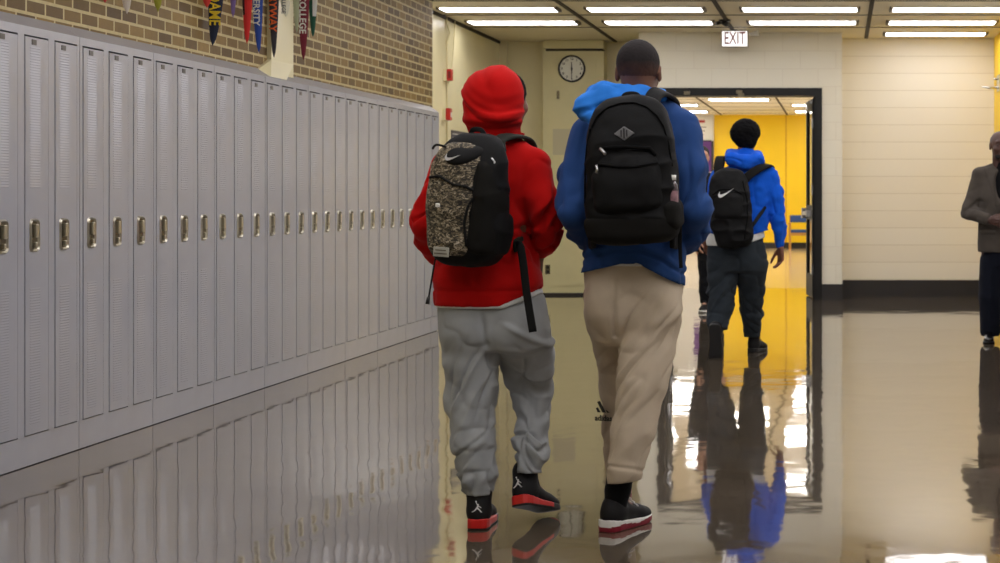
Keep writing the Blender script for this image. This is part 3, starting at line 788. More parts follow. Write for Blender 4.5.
def fingers(vol, wr, d, side, n, curl=.5, sc_=1.0, spread=.0):
    """wr wrist, d along the hand, side towards the thumb, n palm normal"""
    d = unit(d); n = unit(np.array(n)-d*np.dot(n, d)); side = unit(np.array(side)-d*np.dot(side, d)-n*np.dot(side, n))
    wr = np.array(wr, float); S = sc_
    kn = []
    for i in range(4):
        o = (.030-.0205*i)*S; kp = wr+d*(.088-.004*abs(i-1))*S+side*o; kn.append(kp)
        vol.cap(wr+side*o*.55+d*.01*S, kp, .0150*S, .0118*S, .012)
    for i, (L, r) in enumerate(((.070, .0088), (.078, .009), (.072, .0087), (.056, .0078))):
        p = kn[i]; a = curl*(.55+.13*i); dd = d+side*spread*(1.5-i)*.12
        for f_, rr in ((.46, 1.0), (.30, .93), (.24, .84)):
            dr = unit(dd)*math.cos(a)+n*math.sin(a); q = p+dr*L*f_*S; vol.cap(p, q, r*rr*S, r*rr*.92*S, .004); p = q; a += curl*(.75+.1*i)
    p = wr+d*.018*S+side*.022*S
    for f_, rr, a in ((.048, .0135, .55), (.034, .0105, .25), (.027, .0092, .05)):
        dr = unit(d*math.cos(a)+side*math.sin(a)*1.0+n*(.35+.25*curl)); q = p+dr*f_*S; vol.cap(p, q, rr*S, rr*.88*S, .007); p = q
def head(vol, o, Fm, s_=1.0, neck=None):
    """o = head centre (level with the ears), Fm columns right/forward/up"""
    A = lambda x, y, z: at(Fm, o, (x*s_, y*s_, z*s_)); E = lambda c, r, k=.02, op='u': vol.ell(A(*c), np.array(r)*s_, k, Fm, op)
    E((0, -.012, .032), (.077, .098, .086)); E((0, .03, .0), (.066, .07, .09)); E((0, .045, -.062), (.050, .048, .05), .03)
    E((0, .078, -.098), (.024, .018, .017), .02)                       # chin
    E((0, .088, .036), (.050, .016, .012), .02)                       # brow
    for x in (-1, 1):
        E((x*.031, .098, .012), (.016, .014, .011), .012, 's')         # eye sockets
        E((x*.031, .086, .012), (.0125, .012, .0105), .004)            # eyeballs
        E((x*.042, .07, -.022), (.022, .025, .022), .02)               # cheeks
        E((x*.079, .0, -.002), (.010, .020, .033), .006)               # ears
        E((x*.088, .006, .004), (.006, .011, .018), .005, 's')
    vol.cap(A(0, .098, .022), A(0, .118, -.022), .008*s_, .0125*s_, .012)    # nose
    E((0, .108, -.028), (.020, .011, .009), .008)
    E((0, .096, -.058), (.026, .012, .0075), .006); E((0, .094, -.069), (.022, .012, .0075), .006)    # lips
    if neck is not None: vol.cap(A(0, -.02, -.05), neck, .056*s_, .062*s_, .03)
# ---------------------------------------------------------------- shared pieces for people
def cloth(name, col, rough=.9, sheen=.04, bump=.35, bscale=260, noise=.06, nscale=9):
    return mat(name, col, rough, spec=.12, noise=noise, nscale=nscale, bump=bump, bscale=bscale, sheen=sheen)
def skin(name, col): return mat(name, col, .5, spec=.4, noise=.07, nscale=25, bump=.12, bscale=240)
def body_vol(J, h=.0055, build_=1.0):
    pts = np.array([J[k] for k in ('pel', 'neck', 'head', 'shL', 'shR', 'elL', 'elR', 'wrL', 'wrR', 'hipL', 'hipR', 'knL', 'knR', 'anL', 'anR', 'toL', 'toR')])
    v = Vol(pts.min(0)-.17, pts.max(0)+.17, h); s = build_
    sideax = unit(J['shR']-J['shL']); fwd = unit(np.cross((0, 0, 1), sideax))
    ch = J['pel']*.38+J['neck']*.62
    v.cap(J['pel'], ch, .125*s, .135*s, .04, (fwd, 1.45)); v.cap(ch, J['neck']-V3(0, 0, .06), .135*s, .08*s, .05, (fwd, 1.4))
    v.cap(J['shL'], J['shR'], .048*s, .048*s, .05)
    for q in 'LR':
        v.chain([(J['sh'+q], .050*s), (J['el'+q], .037*s), (J['wr'+q], .025*s)], .025)
        v.chain([(J['hip'+q], .082*s), (J['kn'+q], .054*s)], .04); v.cap(J['kn'+q], J['an'+q], .052*s, .036*s, .03)
        v.cap(J['an'+q], J['to'+q], .030*s, .024*s, .02)
    head(v, J['head'], J['hf'], J.get('hs', 1.0), J['neck'])
    for q in 'LR':
        if 'hd'+q in J: fingers(v, J['wr'+q], *J['hd'+q])
    return v
_shoe = {}
def shoe_geo(kind):
    if kind in _shoe: return _shoe[kind]
    Y_ = np.array([0, .01, .04, .09, .14, .19, .23, .26, .285, .298]); W_ = np.array([.022, .036, .042, .040, .043, .049, .050, .043, .028, .006])
    hs = {'high': .034, 'run': .036, 'boot': .026, 'dress': .018}[kind]
    so = Vol((-.07, -.02, -.015), (.07, .33, .09), .0035)
    def f(Xg, Yg, Zg):
        y = Yg[0, :, 0]; w_ = np.interp(y, Y_, W_)[None, :, None]; xc = np.interp(y, [0, .15, .3], [0, .004, -.008])[None, :, None]
        top = np.interp(y, [0, .05, .12, .2, .3], [hs+.010, hs+.004, hs-.004, hs*.75, hs*.8])[None, :, None]
        low = np.interp(y, [0, .22, .3], [0, 0, .010])[None, :, None]
        d = np.abs(Xg-xc)-w_+.004; e = np.maximum(Zg-top, low-Zg)+.004
        ye = np.maximum(-Yg, Yg-.298)+.004
        return np.maximum(np.maximum(d, e), ye+0*Xg)-.004
    so.put(f, (-.06, 0, 0), (.06, .3, .06), 0)
    up = Vol((-.08, -.03, -.01), (.08, .34, .24), .0038)
    up.ell((0, .046, .055), (.041, .046, .06), .02).cap((0, .09, .062), (0, .20, .040), .041, .035, .03)
    up.ell((-.002, .225, .030), (.044, .066, .034), .02)
    if kind == 'high': up.cap((0, .055, .07), (0, .066, .14), .044, .050, .02); up.cap((0, .115, .10), (0, .092, .172), .028, .024, .02, ((0, 1, 0), 1.7))
    elif kind == 'run': up.cap((0, .052, .065), (0, .056, .092), .039, .039, .02); up.cap((0, .12, .088), (0, .10, .125), .024, .02, .015, ((0, 1, 0), 1.8))
    elif kind == 'boot': up.cap((0, .055, .07), (0, .062, .155), .043, .046, .02)
    else: up.cap((0, .05, .06), (0, .06, .08), .035, .036, .02)
    up.plane((0, 0, hs*.72), (0, 0, -1))
    if kind in ('high', 'run'):
        for q in range(5):
            y = .105+.022*q; z = .112-.0135*q
            for x in (-1, 1): up.ell((x*.019, y, z+.0), (.004, .0045, .02), .002, op='s')
    so_m, up_m = so.mesh(2), up.mesh(2)
    _shoe[kind] = (so_m, up_m, hs); return _shoe[kind]
JUMP = [  # leaping figure with a ball, unit height, made of limbs (x0,z0,x1,z1,w0,w1)
    (.05, .42, .16, .66, .08, .07), (.16, .66, .17, .80, .05, .055), (.14, .66, .02, .84, .035, .03), (.02, .84, -.02, .97, .03, .025),
    (.16, .62, .34, .52, .035, .03), (.34, .52, .44, .44, .03, .03), (.04, .44, -.14, .22, .075, .05), (-.14, .22, -.36, .08, .05, .03), (-.36, .08, -.42, .12, .03, .02),
    (.06, .44, .26, .28, .075, .05), (.26, .28, .44, .06, .05, .035), (.44, .06, .50, .08, .035, .025)]
def jump_logo(size):
    b = MB()
    for x0, z0, x1, z1, w0, w1 in JUMP:
        d = unit((x1-x0, 0, z1-z0)); n = V3(-d[2], 0, d[0])
        p = [V3(x0, 0, z0)+n*w0, V3(x0, 0, z0)-n*w0, V3(x1, 0, z1)-n*w1, V3(x1, 0, z1)+n*w1]
        b.prism([q*size for q in p], (0, -.0012, 0), (0, .0012, 0))
    b.disc((-.03*size, .0012, 1.02*size), .07*size, (0, -1, 0), .0024, 14)
    return b
def swoosh(size):
    up = [(-.50, .06), (-.46, -.10), (-.36, -.17), (-.22, -.17), (0, -.10), (.5, .17)]
    lo = [(.5, .17), (.1, .02), (-.12, -.045), (-.26, -.06), (-.36, -.03), (-.42, .05), (-.42, .17), (-.50, .06)]
    b = MB(); pts = up[:-1]+lo[:-1]
    # tick: thick body on the left, long tail to the right
    A = [(-.50, .0), (-.47, -.12), (-.37, -.19), (-.22, -.18), (.02, -.08), (.5, .15)]
    B = [(-.36, .2), (-.40, .08), (-.37, .0), (-.24, -.03), (.04, .01), (.5, .16)]
    for k in range(5):
        q = [A[k], A[k+1], B[k+1], B[k]]
        b.prism([(x*size, 0, z*size) for x, z in q], (0, -.0012, 0), (0, .0012, 0))
    return b
def place(b, Fm, o):
    b.v = [tuple(np.array(o)+Fm@np.array(p)) for p in b.v]; return b
def shoe(kind, heel, fwd, up, mats, parent, loc, s_=1.0, solefn=None, name='shoe', logo=None, laces=None, roll=None):
    (sv, sq), (uv, uq), hs = shoe_geo(kind); Fm = frame(fwd, up)
    T = lambda v: np.array(heel)+(v*s_)@Fm.T
    r_ = link(T(uv), uq, name, mats[0], parent, loc)
    so = link(T(sv), sq, 'sole', mats[1] if isinstance(mats[1], list) else [mats[1]], r_, loc)
    if solefn is not None:
        c = sv[sq].mean(1); so.data.polygons.foreach_set('material_index', solefn(c).astype(np.int32))
    if logo: place(logo, Fm*s_, at(Fm*s_, heel, (0, -.0025, .068))).build('logo', M['logo_white'], r_, loc)
    if laces:
        b = MB()
        for q in range(4):
            y = .110+.024*q; z = .134-.0175*q
            b.tube([(-.026, y, z-.012), (0, y-.006, z+.004), (.026, y, z-.012)], .0032, 8)
        b.tube([(0, .105, .135), (.022, .10, .146), (.036, .112, .128)], .005, 8).tube([(0, .105, .135), (-.022, .10, .146), (-.036, .112, .128)], .005, 8)
        place(b, Fm*s_, heel).build('laces', laces, r_, loc, smooth=True)
    return r_
M['logo_white'] = mat('logo_white', srgb(228, 228, 228), .5)
M['shoe_black'] = mat('black_nubuck', srgb(20, 19, 21), .65, spec=.3, bump=.2, bscale=300)
M['sole_red'] = mat('red_rubber', srgb(204, 30, 26), .4)
M['sole_white'] = mat('white_rubber', srgb(232, 230, 226), .4)
M['sole_black'] = mat('black_rubber', srgb(24, 23, 24), .45)
M['sock'] = cloth('black_sock', srgb(18, 18, 20))
M['web'] = mat('black_webbing', srgb(14, 14, 15), .7, spec=.25, bump=.3, bscale=500)
M['pack'] = mat('black_nylon', srgb(14, 14, 15), .7, spec=.2, noise=.12, nscale=12, bump=.35, bscale=420)
M['pack_dull'] = mat('dull_black_fabric', srgb(26, 25, 23), .85, spec=.12, noise=.1, nscale=14, bump=.4, bscale=380)
M['zip'] = mat('zip_tape', srgb(9, 9, 10), .8, spec=.1)
M['zip_metal'] = mat('zip_metal', srgb(190, 190, 190), .3, metal=1.0)

class Pack:
    """a rucksack in its own frame: x right, y towards the wearer, z up"""
    def __init__(s, o, yaw, stations, n=2.6, roll=0.0, name='backpack', mats=None, label='', wr=.006):
        s.o = np.array(o, float); s.st = stations; s.n = n
        cy, sy = math.cos(yaw), math.sin(yaw)
        F0 = np.array([[cy, sy, 0], [-sy, cy, 0], [0, 0, 1]], float)     # columns right, forward, up (yaw turns forward to +x)
        F0 = np.stack([V3(cy, -sy, 0), V3(sy, cy, 0), V3(0, 0, 1)], 1)
        cr, sr = math.cos(roll), math.sin(roll); s.F = F0@np.array([[cr, 0, -sr], [0, 1, 0], [sr, 0, cr]])
        s.root = empty(name, tuple(s.o)); tag(s.root, label, 'backpack'); s.loc = tuple(s.o)
        s.mats = mats; s.wr = wr
    def W(s, p): return s.o+s.F@np.array(p, float)
    def surf(s, x, z, sc_=1.0, dy=0.0):
        st = np.array(s.st); rx = np.interp(z, st[:, 0], st[:, 3])*sc_; ry = np.interp(z, st[:, 0], st[:, 4]); cx = np.interp(z, st[:, 0], st[:, 1]); cy = np.interp(z, st[:, 0], st[:, 2])
        u = min(.98, abs((x-cx)/rx)); return cy+dy-ry*(1-u**s.n)**(1/s.n)
    def solid(s, name, stations, mt, n=None, parent=None, cut=None, h=.0055, wr=None, seed=0, extra=None, soft=.04):
        st = np.array(stations); R_ = np.max(st[:, 3:5])+.03
        v = Vol((st[:, 1].min()-R_, st[:, 2].min()-R_, st[:, 0].min()-.03), (st[:, 1].max()+R_, st[:, 2].max()+R_, st[:, 0].max()+.03), h)
        v.loft(stations, n or s.n, soft=soft)
        if extra: extra(v)
        w_ = s.wr if wr is None else wr
        vv, q = v.mesh(2)
        vv = vv+normals(vv, q)*(w_*(ridged(vv*np.array([7, 7, 11])+seed*2.7)**2-.5)+w_*.5*(vnoise(vv*28+seed)-.5))[:, None]
        return link(np.array(s.o)+vv@s.F.T, q, name, mt, parent or s.root, s.loc)
    def line(s, pts, r, mt, name, dy=-.004, parent=None, flat=None, sc_=1.0, off=0.0):
        w_ = []
        P_ = np.array(pts, float); t = np.linspace(0, 1, len(P_)); tt = np.linspace(0, 1, max(10, 5*len(P_)))
        xs, zs = np.interp(tt, t, P_[:, 0]), np.interp(tt, t, P_[:, 1])
        for x, z in zip(xs, zs): w_.append(s.W((x, s.surf(x, z, sc_, off)+dy, z)))
        b = MB()
        if flat: b.tube(w_, r, 10, flat=(flat, r, s.F@V3(0, -1, 0)))
        else: b.tube(w_, r, 8)
        return b.build(name, mt, parent or s.root, s.loc, smooth=True)
def strap(pack_root, loc, pts, hw_, th, mt, name='shoulder_strap', nrm=None):
    P_ = np.array(pts, float); t = np.arange(len(P_)); tt = np.linspace(0, len(P_)-1, 8*(len(P_)-1)+1)
    # Catmull-Rom
    out = []
    for u in tt:
        i = min(int(u), len(P_)-2); f = u-i; p0, p1, p2, p3 = P_[max(i-1, 0)], P_[i], P_[i+1], P_[min(i+2, len(P_)-1)]
        out.append(.5*((2*p1)+(-p0+p2)*f+(2*p0-5*p1+4*p2-p3)*f*f+(-p0+3*p1-3*p2+p3)*f**3))
    if nrm is None: N_ = [V3(0, -1, 0)]*len(out)
    else: N_ = [unit(np.array([np.interp(u, t, np.array(nrm)[:, c]) for c in range(3)])) for u in tt]
    return MB().tube(out, th, 12, flat=(hw_, th, N_)).build(name, mt, pack_root, loc, smooth=True)
def person(name_loc, label):
    r = empty('person', tuple(name_loc)); tag(r, label, 'person'); return r
# ================================================================ the boy in the red hoodie
D0 = 6.5; a = P
L = V3(X(490, D0), D0, 0)
RT = person(L, 'boy with his red hood up walking away in grey sweatpants and black and red shoes')
hy = math.radians(-22)       # head turned a little to his right
hf = frame((math.sin(-hy), math.cos(hy), -.05))
J = dict(pel=a(492, 300, 6.5), neck=a(497, 148, 6.5), head=a(503.8, 101, 6.54), hf=hf, hs=.95,
    shL=a(447, 167, 6.5), shR=a(536, 166, 6.5), elL=a(426, 226, 6.44), elR=a(544.5, 228, 6.48), wrL=a(437, 256, 6.64), wrR=a(539, 254, 6.62),
    hipL=a(470, 310, 6.5), hipR=a(520, 310, 6.5), knL=a(472, 400, 6.5), knR=a(532, 386, 6.70), anL=a(479, 498, 6.46), anR=a(530, 474, 6.53), toL=a(482, 512, 6.60), toR=a(545, 494, 6.66))
s1 = V3(X(476.5, 6.40), 6.40, 0); d1 = (-.04, 1, 0)
toe = V3(X(557, 6.72), 6.72, .006); hl = V3(X(518, 6.46), 6.46, .08); f_ = unit(toe-hl); u_ = (-.15, .25, 1)
J['anL'] = s1+V3(-.003, .065, .10); J['toL'] = s1+V3(-.01, .2, .045)
Fr = frame(f_, u_); h0 = toe-f_*.285; J['anR'] = h0+Fr@V3(0, .068, .10); J['toR'] = h0+Fr@V3(0, .2, .045)
J['hdR'] = (V3(-.10, .70, -.70), V3(-.3, .6, .65), V3(-.9, -.2, .0), .8, .95)
J['hdL'] = (V3(.35, .8, -.2), V3(.2, .1, 1), V3(1, -.3, 0), .8, .92)
sk = skin('skin_brown', srgb(120, 78, 58))
build(body_vol(J, .0055, .92), 'body', sk, RT, L)
# hair and hood
v = Vol(J['head']-.16, J['head']+.16, .005)
v.ell(at(hf, J['head'], (0, -.010, .034)), (.083, .099, .084), rot=hf, k=0).ell(at(hf, J['head'], (0, .11, -.01)), (.062, .06, .08), rot=hf, op='s').plane(at(hf, J['head'], (0, 0, -.045)), -hf[:, 2])
build(v, 'hair', mat('short_black_hair', srgb(12, 10, 10), .9, spec=.15, bump=1.0, bscale=160), RT, L, disp=lambda p: .004*(vnoise(p*180)-.5))
red = cloth('red_fleece', srgb(184, 14, 12), bscale=330, noise=.05)
hcx = J['head']
v = Vol(hcx-V3(.2, .2, .2), hcx+V3(.2, .22, .2), .005)
hr = frame((math.sin(math.radians(38)), math.cos(math.radians(38)), 0))
v.ell(a(495.5, 102, 6.53), (.109, .128, .118), rot=hr).ell(a(494.5, 90, 6.53), (.098, .112, .086), k=.04).cap(a(500, 118, 6.50), a(520, 116, 6.55), .06, .030, .03)
v.ell(a(493, 120, 6.50), (.112, .098, .036), k=.03)
v.cap(a(476, 130, 6.53), a(519, 131, 6.55), .026, .026, .03)
v.ell(a(497, 134, 6.53), (.085, .085, .05), k=.02)
fd = unit((math.sin(math.radians(58)), math.cos(math.radians(58)), 0))
v.plane(a(495, 100, 6.53)+fd*.080, fd, lo=a(460, 128, 6.3), hi=a(560, 60, 6.8))
v.ell(a(503, 101, 6.55), (.088, .106, .100), rot=hf, op='s', k=.008)
def hood_disp(p):
    u = np.stack([p[:, 0]*5, p[:, 1]*5, p[:, 2]*4+1.2*p[:, 0]*3], 1)
    q = (p-a(494, 112, 6.4)); arc = q[:, 2]-1.6*(q[:, 0]-.01)**2*3.2
    d = .010*(vnoise(u*2.2)-.5)
    for z0, am, wd in ((-.022, .012, .014), (-.052, -.010, .010), (.012, .006, .016), (.05, .004, .02)):
        d += am*np.exp(-((arc-z0)/wd)**2)*np.clip(1-abs(q[:, 0])*3.5, .2, 1)
    d += .005*np.exp(-((q[:, 0]+.045-.3*q[:, 2])/.02)**2)*np.clip(q[:, 2]*8, 0, 1)
    d -= .006*np.exp(-((q[:, 0]-.02+.5*q[:, 2])/.02)**2)*np.clip(q[:, 2]*8, 0, 1)
    return d
build(v, 'hood', red, RT, L, disp=hood_disp)
# hoodie body and sleeves
v = Vol(a(400, 310, 6.2), a(575, 118, 6.95), .0065)
v = Vol((a(400, 0, 6.5)[0], 6.2, Z(318, 6.5)), (a(572, 0, 6.5)[0], 6.95, Z(118, 6.5)), .006)
def stn(py, l, r_, ry, cy=6.5): return (Z(py, 6.5), (X(l, 6.5)+X(r_, 6.5))/2, cy, (X(r_, 6.5)-X(l, 6.5))/2, ry)
v.loft([stn(312, 435, 544, .150), stn(294, 434, 543, .152), stn(288, 434, 543, .152), stn(270, 435, 541, .138), stn(240, 439, 527, .125), stn(200, 437, 534, .13), stn(172, 440, 541, .125), stn(156, 455, 530, .10), stn(146, 468, 520, .08)], n=2.4, soft=.03)
v.cap(a(470, 157, 6.5), a(450, 172, 6.5), .060, .058, .04).cap(a(512, 153, 6.5), a(532, 166, 6.5), .062, .066, .04)
v.cap(a(496, 150, 6.52), a(497, 134, 6.52), .088, .082, .03, ((0, 1, 0), 1.1))
v.chain([(J['shR']+V3(-.008, 0, 0), .066), (a(541, 200, 6.46), .060), (J['elR'], .050), (a(547, 240, 6.52), .046), (a(541, 248, 6.60), .040)], .02)
v.cap(a(541, 248, 6.60), a(540, 251, 6.63), .034, .033, .006)
v.chain([(J['shL'], .060), (J['elL'], .048), (a(430, 242, 6.55), .044), (J['wrL'], .038)], .025)
v.plane(a(505, 305, 6.5), (0, 0, -1)); v.plane(a(505, 305, 6.5), (.40, 0, -.9), lo=(X(500, 6.5), 6.2, Z(330, 6.5)), hi=(X(572, 6.5), 6.9, Z(270, 6.5)))
def hd(p):
    d = drape(p, (5, 5, 6), .006, 1)
    d += folds(p, J['shR'], J['elR'], .030, 13, .8, .8, .35, 1, .14, .35)+folds(p, J['elR'], J['wrR'], .026, 9, .8, .3, .6, 2, .11, .3)
    d += folds(p, J['shL'], J['elL'], .026, 13, .8, .8, .4, 3, .12, .3)+folds(p, J['elL'], J['wrL'], .012, 6, 1, .4, .5, 4, .1)
    low = np.exp(-((p[:, 2]-Z(282, 6.5))/.035)**2)*(np.abs(p[:, 0]-L[0])<.24)*(p[:, 2] < Z(262, 6.5))
    d += low*.010*(ridged(np.stack([p[:, 0]*4, p[:, 1]*4, p[:, 2]*22+p[:, 0]*9], 1))-.4)
    band = np.exp(-((p[:, 2]-Z(289, 6.5))/.006)**2); d -= .005*band
    return d
build(v, 'hoodie', red, RT, L, disp=hd)
# white tee hem under the hoodie
v = Vol((X(425, 6.5), 6.3, Z(316, 6.5)), (X(556, 6.5), 6.7, Z(270, 6.5)), .005)
v.loft([stn(316, 436, 545, .146), stn(300, 436, 545, .146), stn(270, 445, 535, .118)], n=2.4)
v.plane(a(507, 306.5, 6.5), (0, 0, -1)); v.plane(a(507, 307.5, 6.5), (.36, 0, -.9), lo=(X(500, 6.5), 6.2, Z(330, 6.5)), hi=(X(560, 6.5), 6.9, Z(270, 6.5)))
build(v, 'undershirt', cloth('white_cotton', srgb(222, 222, 220)), RT, L)
# sweatpants
v = Vol((X(424, 6.5), 6.24, Z(505, 6.5)), (X(572, 6.6), 6.95, Z(280, 6.5)), .006)
v.loft([stn(350, 443, 548, .10), stn(330, 440, 550, .125), stn(308, 438, 547, .125), stn(290, 441, 543, .115)], n=2.3)
v.chain([(a(471, 330, 6.5), .112), (a(470.5, 362, 6.5), .104), (a(471, 400, 6.49), .088), (a(474, 440, 6.47), .081), (a(477, 470, 6.46), .073), (a(478, 486, 6.46), .055)], .015)
v.cap(a(478, 484, 6.46), a(478.5, 492, 6.46), .052, .050, .006)
v.chain([(a(520, 330, 6.52), .106), (a(526, 358, 6.62), .100), (a(532, 388, 6.68), .078), (a(531.5, 425, 6.62), .068), (a(530, 452, 6.56), .062), (a(530, 466, 6.54), .050)], .015)
v.cap(a(530, 465, 6.54), a(530, 471, 6.53), .047, .046, .006)
v.cap(a(536, 345, 6.68), a(541, 352, 6.70), .05, .045, .05)
v.ell(a(470, 328, 6.435), (.085, .07, .085), k=.05); v.ell(a(515, 328, 6.435), (.085, .07, .085), k=.05)
v.plane(a(478, 494, 6.46), (0, 0, -1), lo=(X(424, 6.5), 6.2, 0), hi=(X(503, 6.5), 7, .3)); v.plane(a(530, 473, 6.53), (0, -.1, -1), lo=(X(508, 6.5), 6.2, 0), hi=(X(572, 6.5), 7, .35))
def pd(p):
    left = p[:, 0] < X(501, 6.5)
    d = drape(p, (5, 5, 7), .006, 2)
    A_, B_ = a(471, 330, 6.5), a(478, 490, 6.46); C_, D_ = a(520, 330, 6.52), a(530, 470, 6.54)
    fl = folds(p, A_, B_, .018, 17, .7, .88, .28, 5, .17, .5)+folds(p, A_, B_, .016, 10, .7, .4, .28, 6, .17, .8)
    fr_ = folds(p, C_, D_, .022, 15, .7, .8, .4, 7, .17, -.5)+folds(p, C_, D_, .014, 9, .7, .3, .25, 8, .18, -.8)
    d += np.where(left, fl, fr_)
    # crease running from the seat down to the raised knee
    q = (p-a(505, 322, 6.4)); s_ = (q[:, 0]*.0+q[:, 2])+.62*q[:, 0]
    d += np.where(~left, .012*np.exp(-((s_)/.014)**2)*np.clip((Z(318, 6.5)-p[:, 2])*25, 0, 1)*np.clip((p[:, 2]-Z(365, 6.5))*25, 0, 1)*(p[:, 1] < 6.62), 0)
    d -= .012*np.exp(-((p[:, 0]-X(491+.0, 6.5)-(Z(330, 6.5)-p[:, 2])*.12)/.010)**2)*(p[:, 2] < Z(300, 6.5))*(p[:, 2] > Z(368, 6.5))*(p[:, 1] < 6.5)
    return d*np.clip((Z(306, 6.5)-p[:, 2])*18, 0, 1)
build(v, 'sweatpants', cloth('grey_fleece', srgb(162, 165, 167), bscale=300, noise=.07), RT, L, disp=pd)
sf = lambda c: np.where(c[:, 2] < .008, 1, np.where((c[:, 1] > .19) & (c[:, 1] < .265), 1, 0))
shoe('high', s1, d1, (0, 0, 1), [M['shoe_black'], [M['sole_red'], M['sole_black']]], RT, tuple(L), .96, sf, logo=jump_logo(.042))
shoe('high', toe-f_*.285, f_, u_, [M['shoe_black'], [M['sole_red'], M['sole_black']]], RT, tuple(L), .96, sf, logo=jump_logo(.042))
# backpack
cam_m, nt, b = new_mat('speckled_camouflage')
tc = N(nt, 'ShaderNodeTexCoord'); mp = N(nt, 'ShaderNodeMapping'); mp.inputs['Rotation'].default_value = (.3, .6, .4); mp.inputs['Scale'].default_value = (1, 1, 1.9)
nt.links.new(tc.outputs['Object'], mp.inputs[0])
n1 = N(nt, 'ShaderNodeTexNoise'); n1.inputs['Scale'].default_value = 42; n1.inputs['Detail'].default_value = 6; n1.inputs['Roughness'].default_value = .75; n1.inputs['Distortion'].default_value = 1.6
nt.links.new(mp.outputs[0], n1.inputs['Vector'])
r_ = ramp(nt, [(.0, srgb(22, 20, 18)), (.44, srgb(46, 42, 34)), (.48, srgb(84, 74, 56)), (.53, srgb(138, 124, 98)), (.585, srgb(206, 196, 176)), (.64, srgb(70, 66, 50))], 'CONSTANT')
nt.links.new(n1.outputs['Fac'], r_.inputs[0]); nt.links.new(r_.outputs[0], b.inputs['Base Color']); b.inputs['Roughness'].default_value = .7
S_ = [(-.235, 0, .01, .10, .07), (-.21, 0, 0, .128, .088), (-.15, 0, 0, .142, .098), (0, 0, 0, .145, .10), (.10, 0, .0, .138, .092), (.17, 0, .01, .124, .08), (.215, 0, .02, .104, .066), (.24, 0, .03, .075, .045)]
pk = Pack(a(469.5, 200, 6.265), math.radians(21), S_, 2.7, math.radians(-3), label='black backpack with speckled camouflage front worn by the boy in red')
pk.solid('main_compartment', S_, M['pack'], wr=.007)
S2 = [(-.205, -.02, -.03, .09, .075), (-.16, -.02, -.03, .112, .082), (0, -.022, -.03, .118, .084), (.10, -.022, -.025, .114, .078), (.175, -.016, -.015, .102, .068), (.21, -.01, 0, .07, .05)]
fp = pk.solid('front_panel', S2, cam_m, wr=.006, seed=3)
old = pk.st; pk.st = S2
pk.solid('top_pocket', [(.11, -.005, -.045, .045, .058), (.128, -.002, -.045, .062, .062), (.155, .004, -.035, .078, .062), (.185, .008, -.02, .08, .055), (.212, .01, -.0, .065, .04)], M['pack'], wr=.003, seed=5)
place(swoosh(.062), pk.F@np.array([[1, 0, 0], [0, 1, 0], [.0, 0, 1]]), pk.W((-.006, -.112, .150))).build('logo', M['logo_white'], pk.root, pk.loc)
pk.line([(-.112, .075), (-.06, .082), (0, .055), (.05, .05), (.085, .03)], .005, M['web'], 'seam_piping', -.002)
pk.line([(.085, .03), (.06, -.02), (.05, -.08), (.06, -.16)], .005, M['web'], 'seam_piping', -.002)
pk.st = old
# panel in plain black that sweeps over the right of the camouflage
pk.solid('side_panel', [(-.2, .085, -.01, .045, .085), (-.1, .088, -.01, .055, .092), (0, .10, -.012, .045, .09), (.1, .095, -.01, .035, .08), (.16, .08, 0, .03, .07)], M['pack_dull'], wr=.008, seed=9)
pk.solid('side_pocket', [(-.20, .10, .01, .036, .075), (-.1, .108, .01, .042, .085), (-.03, .108, .015, .036, .075)], M['pack'], wr=.008, seed=4)
b = MB().box(-.032, .032, -.004, .002, -.017, .017)
lb = place(b, pk.F, pk.W((-.035, -.110, -.185))).build('label_patch', mat('label_grey_white', srgb(176, 174, 164), .6), pk.root, pk.loc, bevel=.002)
for dz_, wv in ((.006, .022), (-.006, .026)):
    place(MB().box(-wv, wv, -.0055, -.003, dz_-.0022, dz_+.0022), pk.F, pk.W((-.035, -.110, -.185))).build('label_print', M['cap'], lb, pk.loc)
place(MB().box(-.008, .008, -.006, .004, -.008, .006), pk.F, pk.W((-.05, -.122, -.02))).build('reflector', M['white_plastic'], pk.root, pk.loc, bevel=.003)
b = MB()
zz = [(.112+.012*(k % 2), .155-.014*k) for k in range(6)]
b.tube([pk.W((x, -.045+.004*k, z)) for k, (x, z) in enumerate(zz)], .003, 8).build('side_lacing', M['logo_white'], pk.root, pk.loc, smooth=True)
# haul loop, cords and straps
strap(pk.root, pk.loc, [pk.W((-.03, .04, .222)), pk.W((-.02, .03, .25)), pk.W((.015, .03, .252)), pk.W((.03, .04, .228))], .009, .004, M['web'], 'haul_loop')
strap(pk.root, pk.loc, [a(452, 150, 6.24), a(443, 146, 6.22), a(436, 145, 6.21), a(432.5, 149, 6.21)], .004, .004, M['web'], 'compression_cord')
olive = mat('olive_strap', srgb(36, 38, 32), .8, spec=.2, bump=.3, bscale=350)
strap(pk.root, pk.loc, [a(500, 152, 6.33), a(499, 141, 6.36), a(508, 136.5, 6.41), a(519, 136.5, 6.47), a(529, 140, 6.55), a(533, 155, 6.625), a(535, 185, 6.66), a(534, 215, 6.63), a(524, 238, 6.50), a(515, 246, 6.36)], .024, .007, olive, 'shoulder_strap',
      nrm=[(0, -1, .3), (0, -1, .6), (.1, -.5, .9), (.2, .0, 1), (.5, .5, .8), (.2, 1, .2), (.1, 1, 0), (.6, .8, 0), (1, .2, 0), (1, -.3, 0)])
strap(pk.root, pk.loc, [a(455, 152, 6.34), a(462, 145, 6.38), a(462, 148, 6.45), a(457, 155, 6.6), a(452, 185, 6.66), a(440, 215, 6.62), a(433, 240, 6.42)], .024, .007, olive, 'shoulder_strap',
      nrm=[(0, -1, .3), (0, -.6, .8), (0, 0, 1), (0, .8, .5), (0, 1, 0), (-.6, .8, 0), (-1, -.2, 0)])
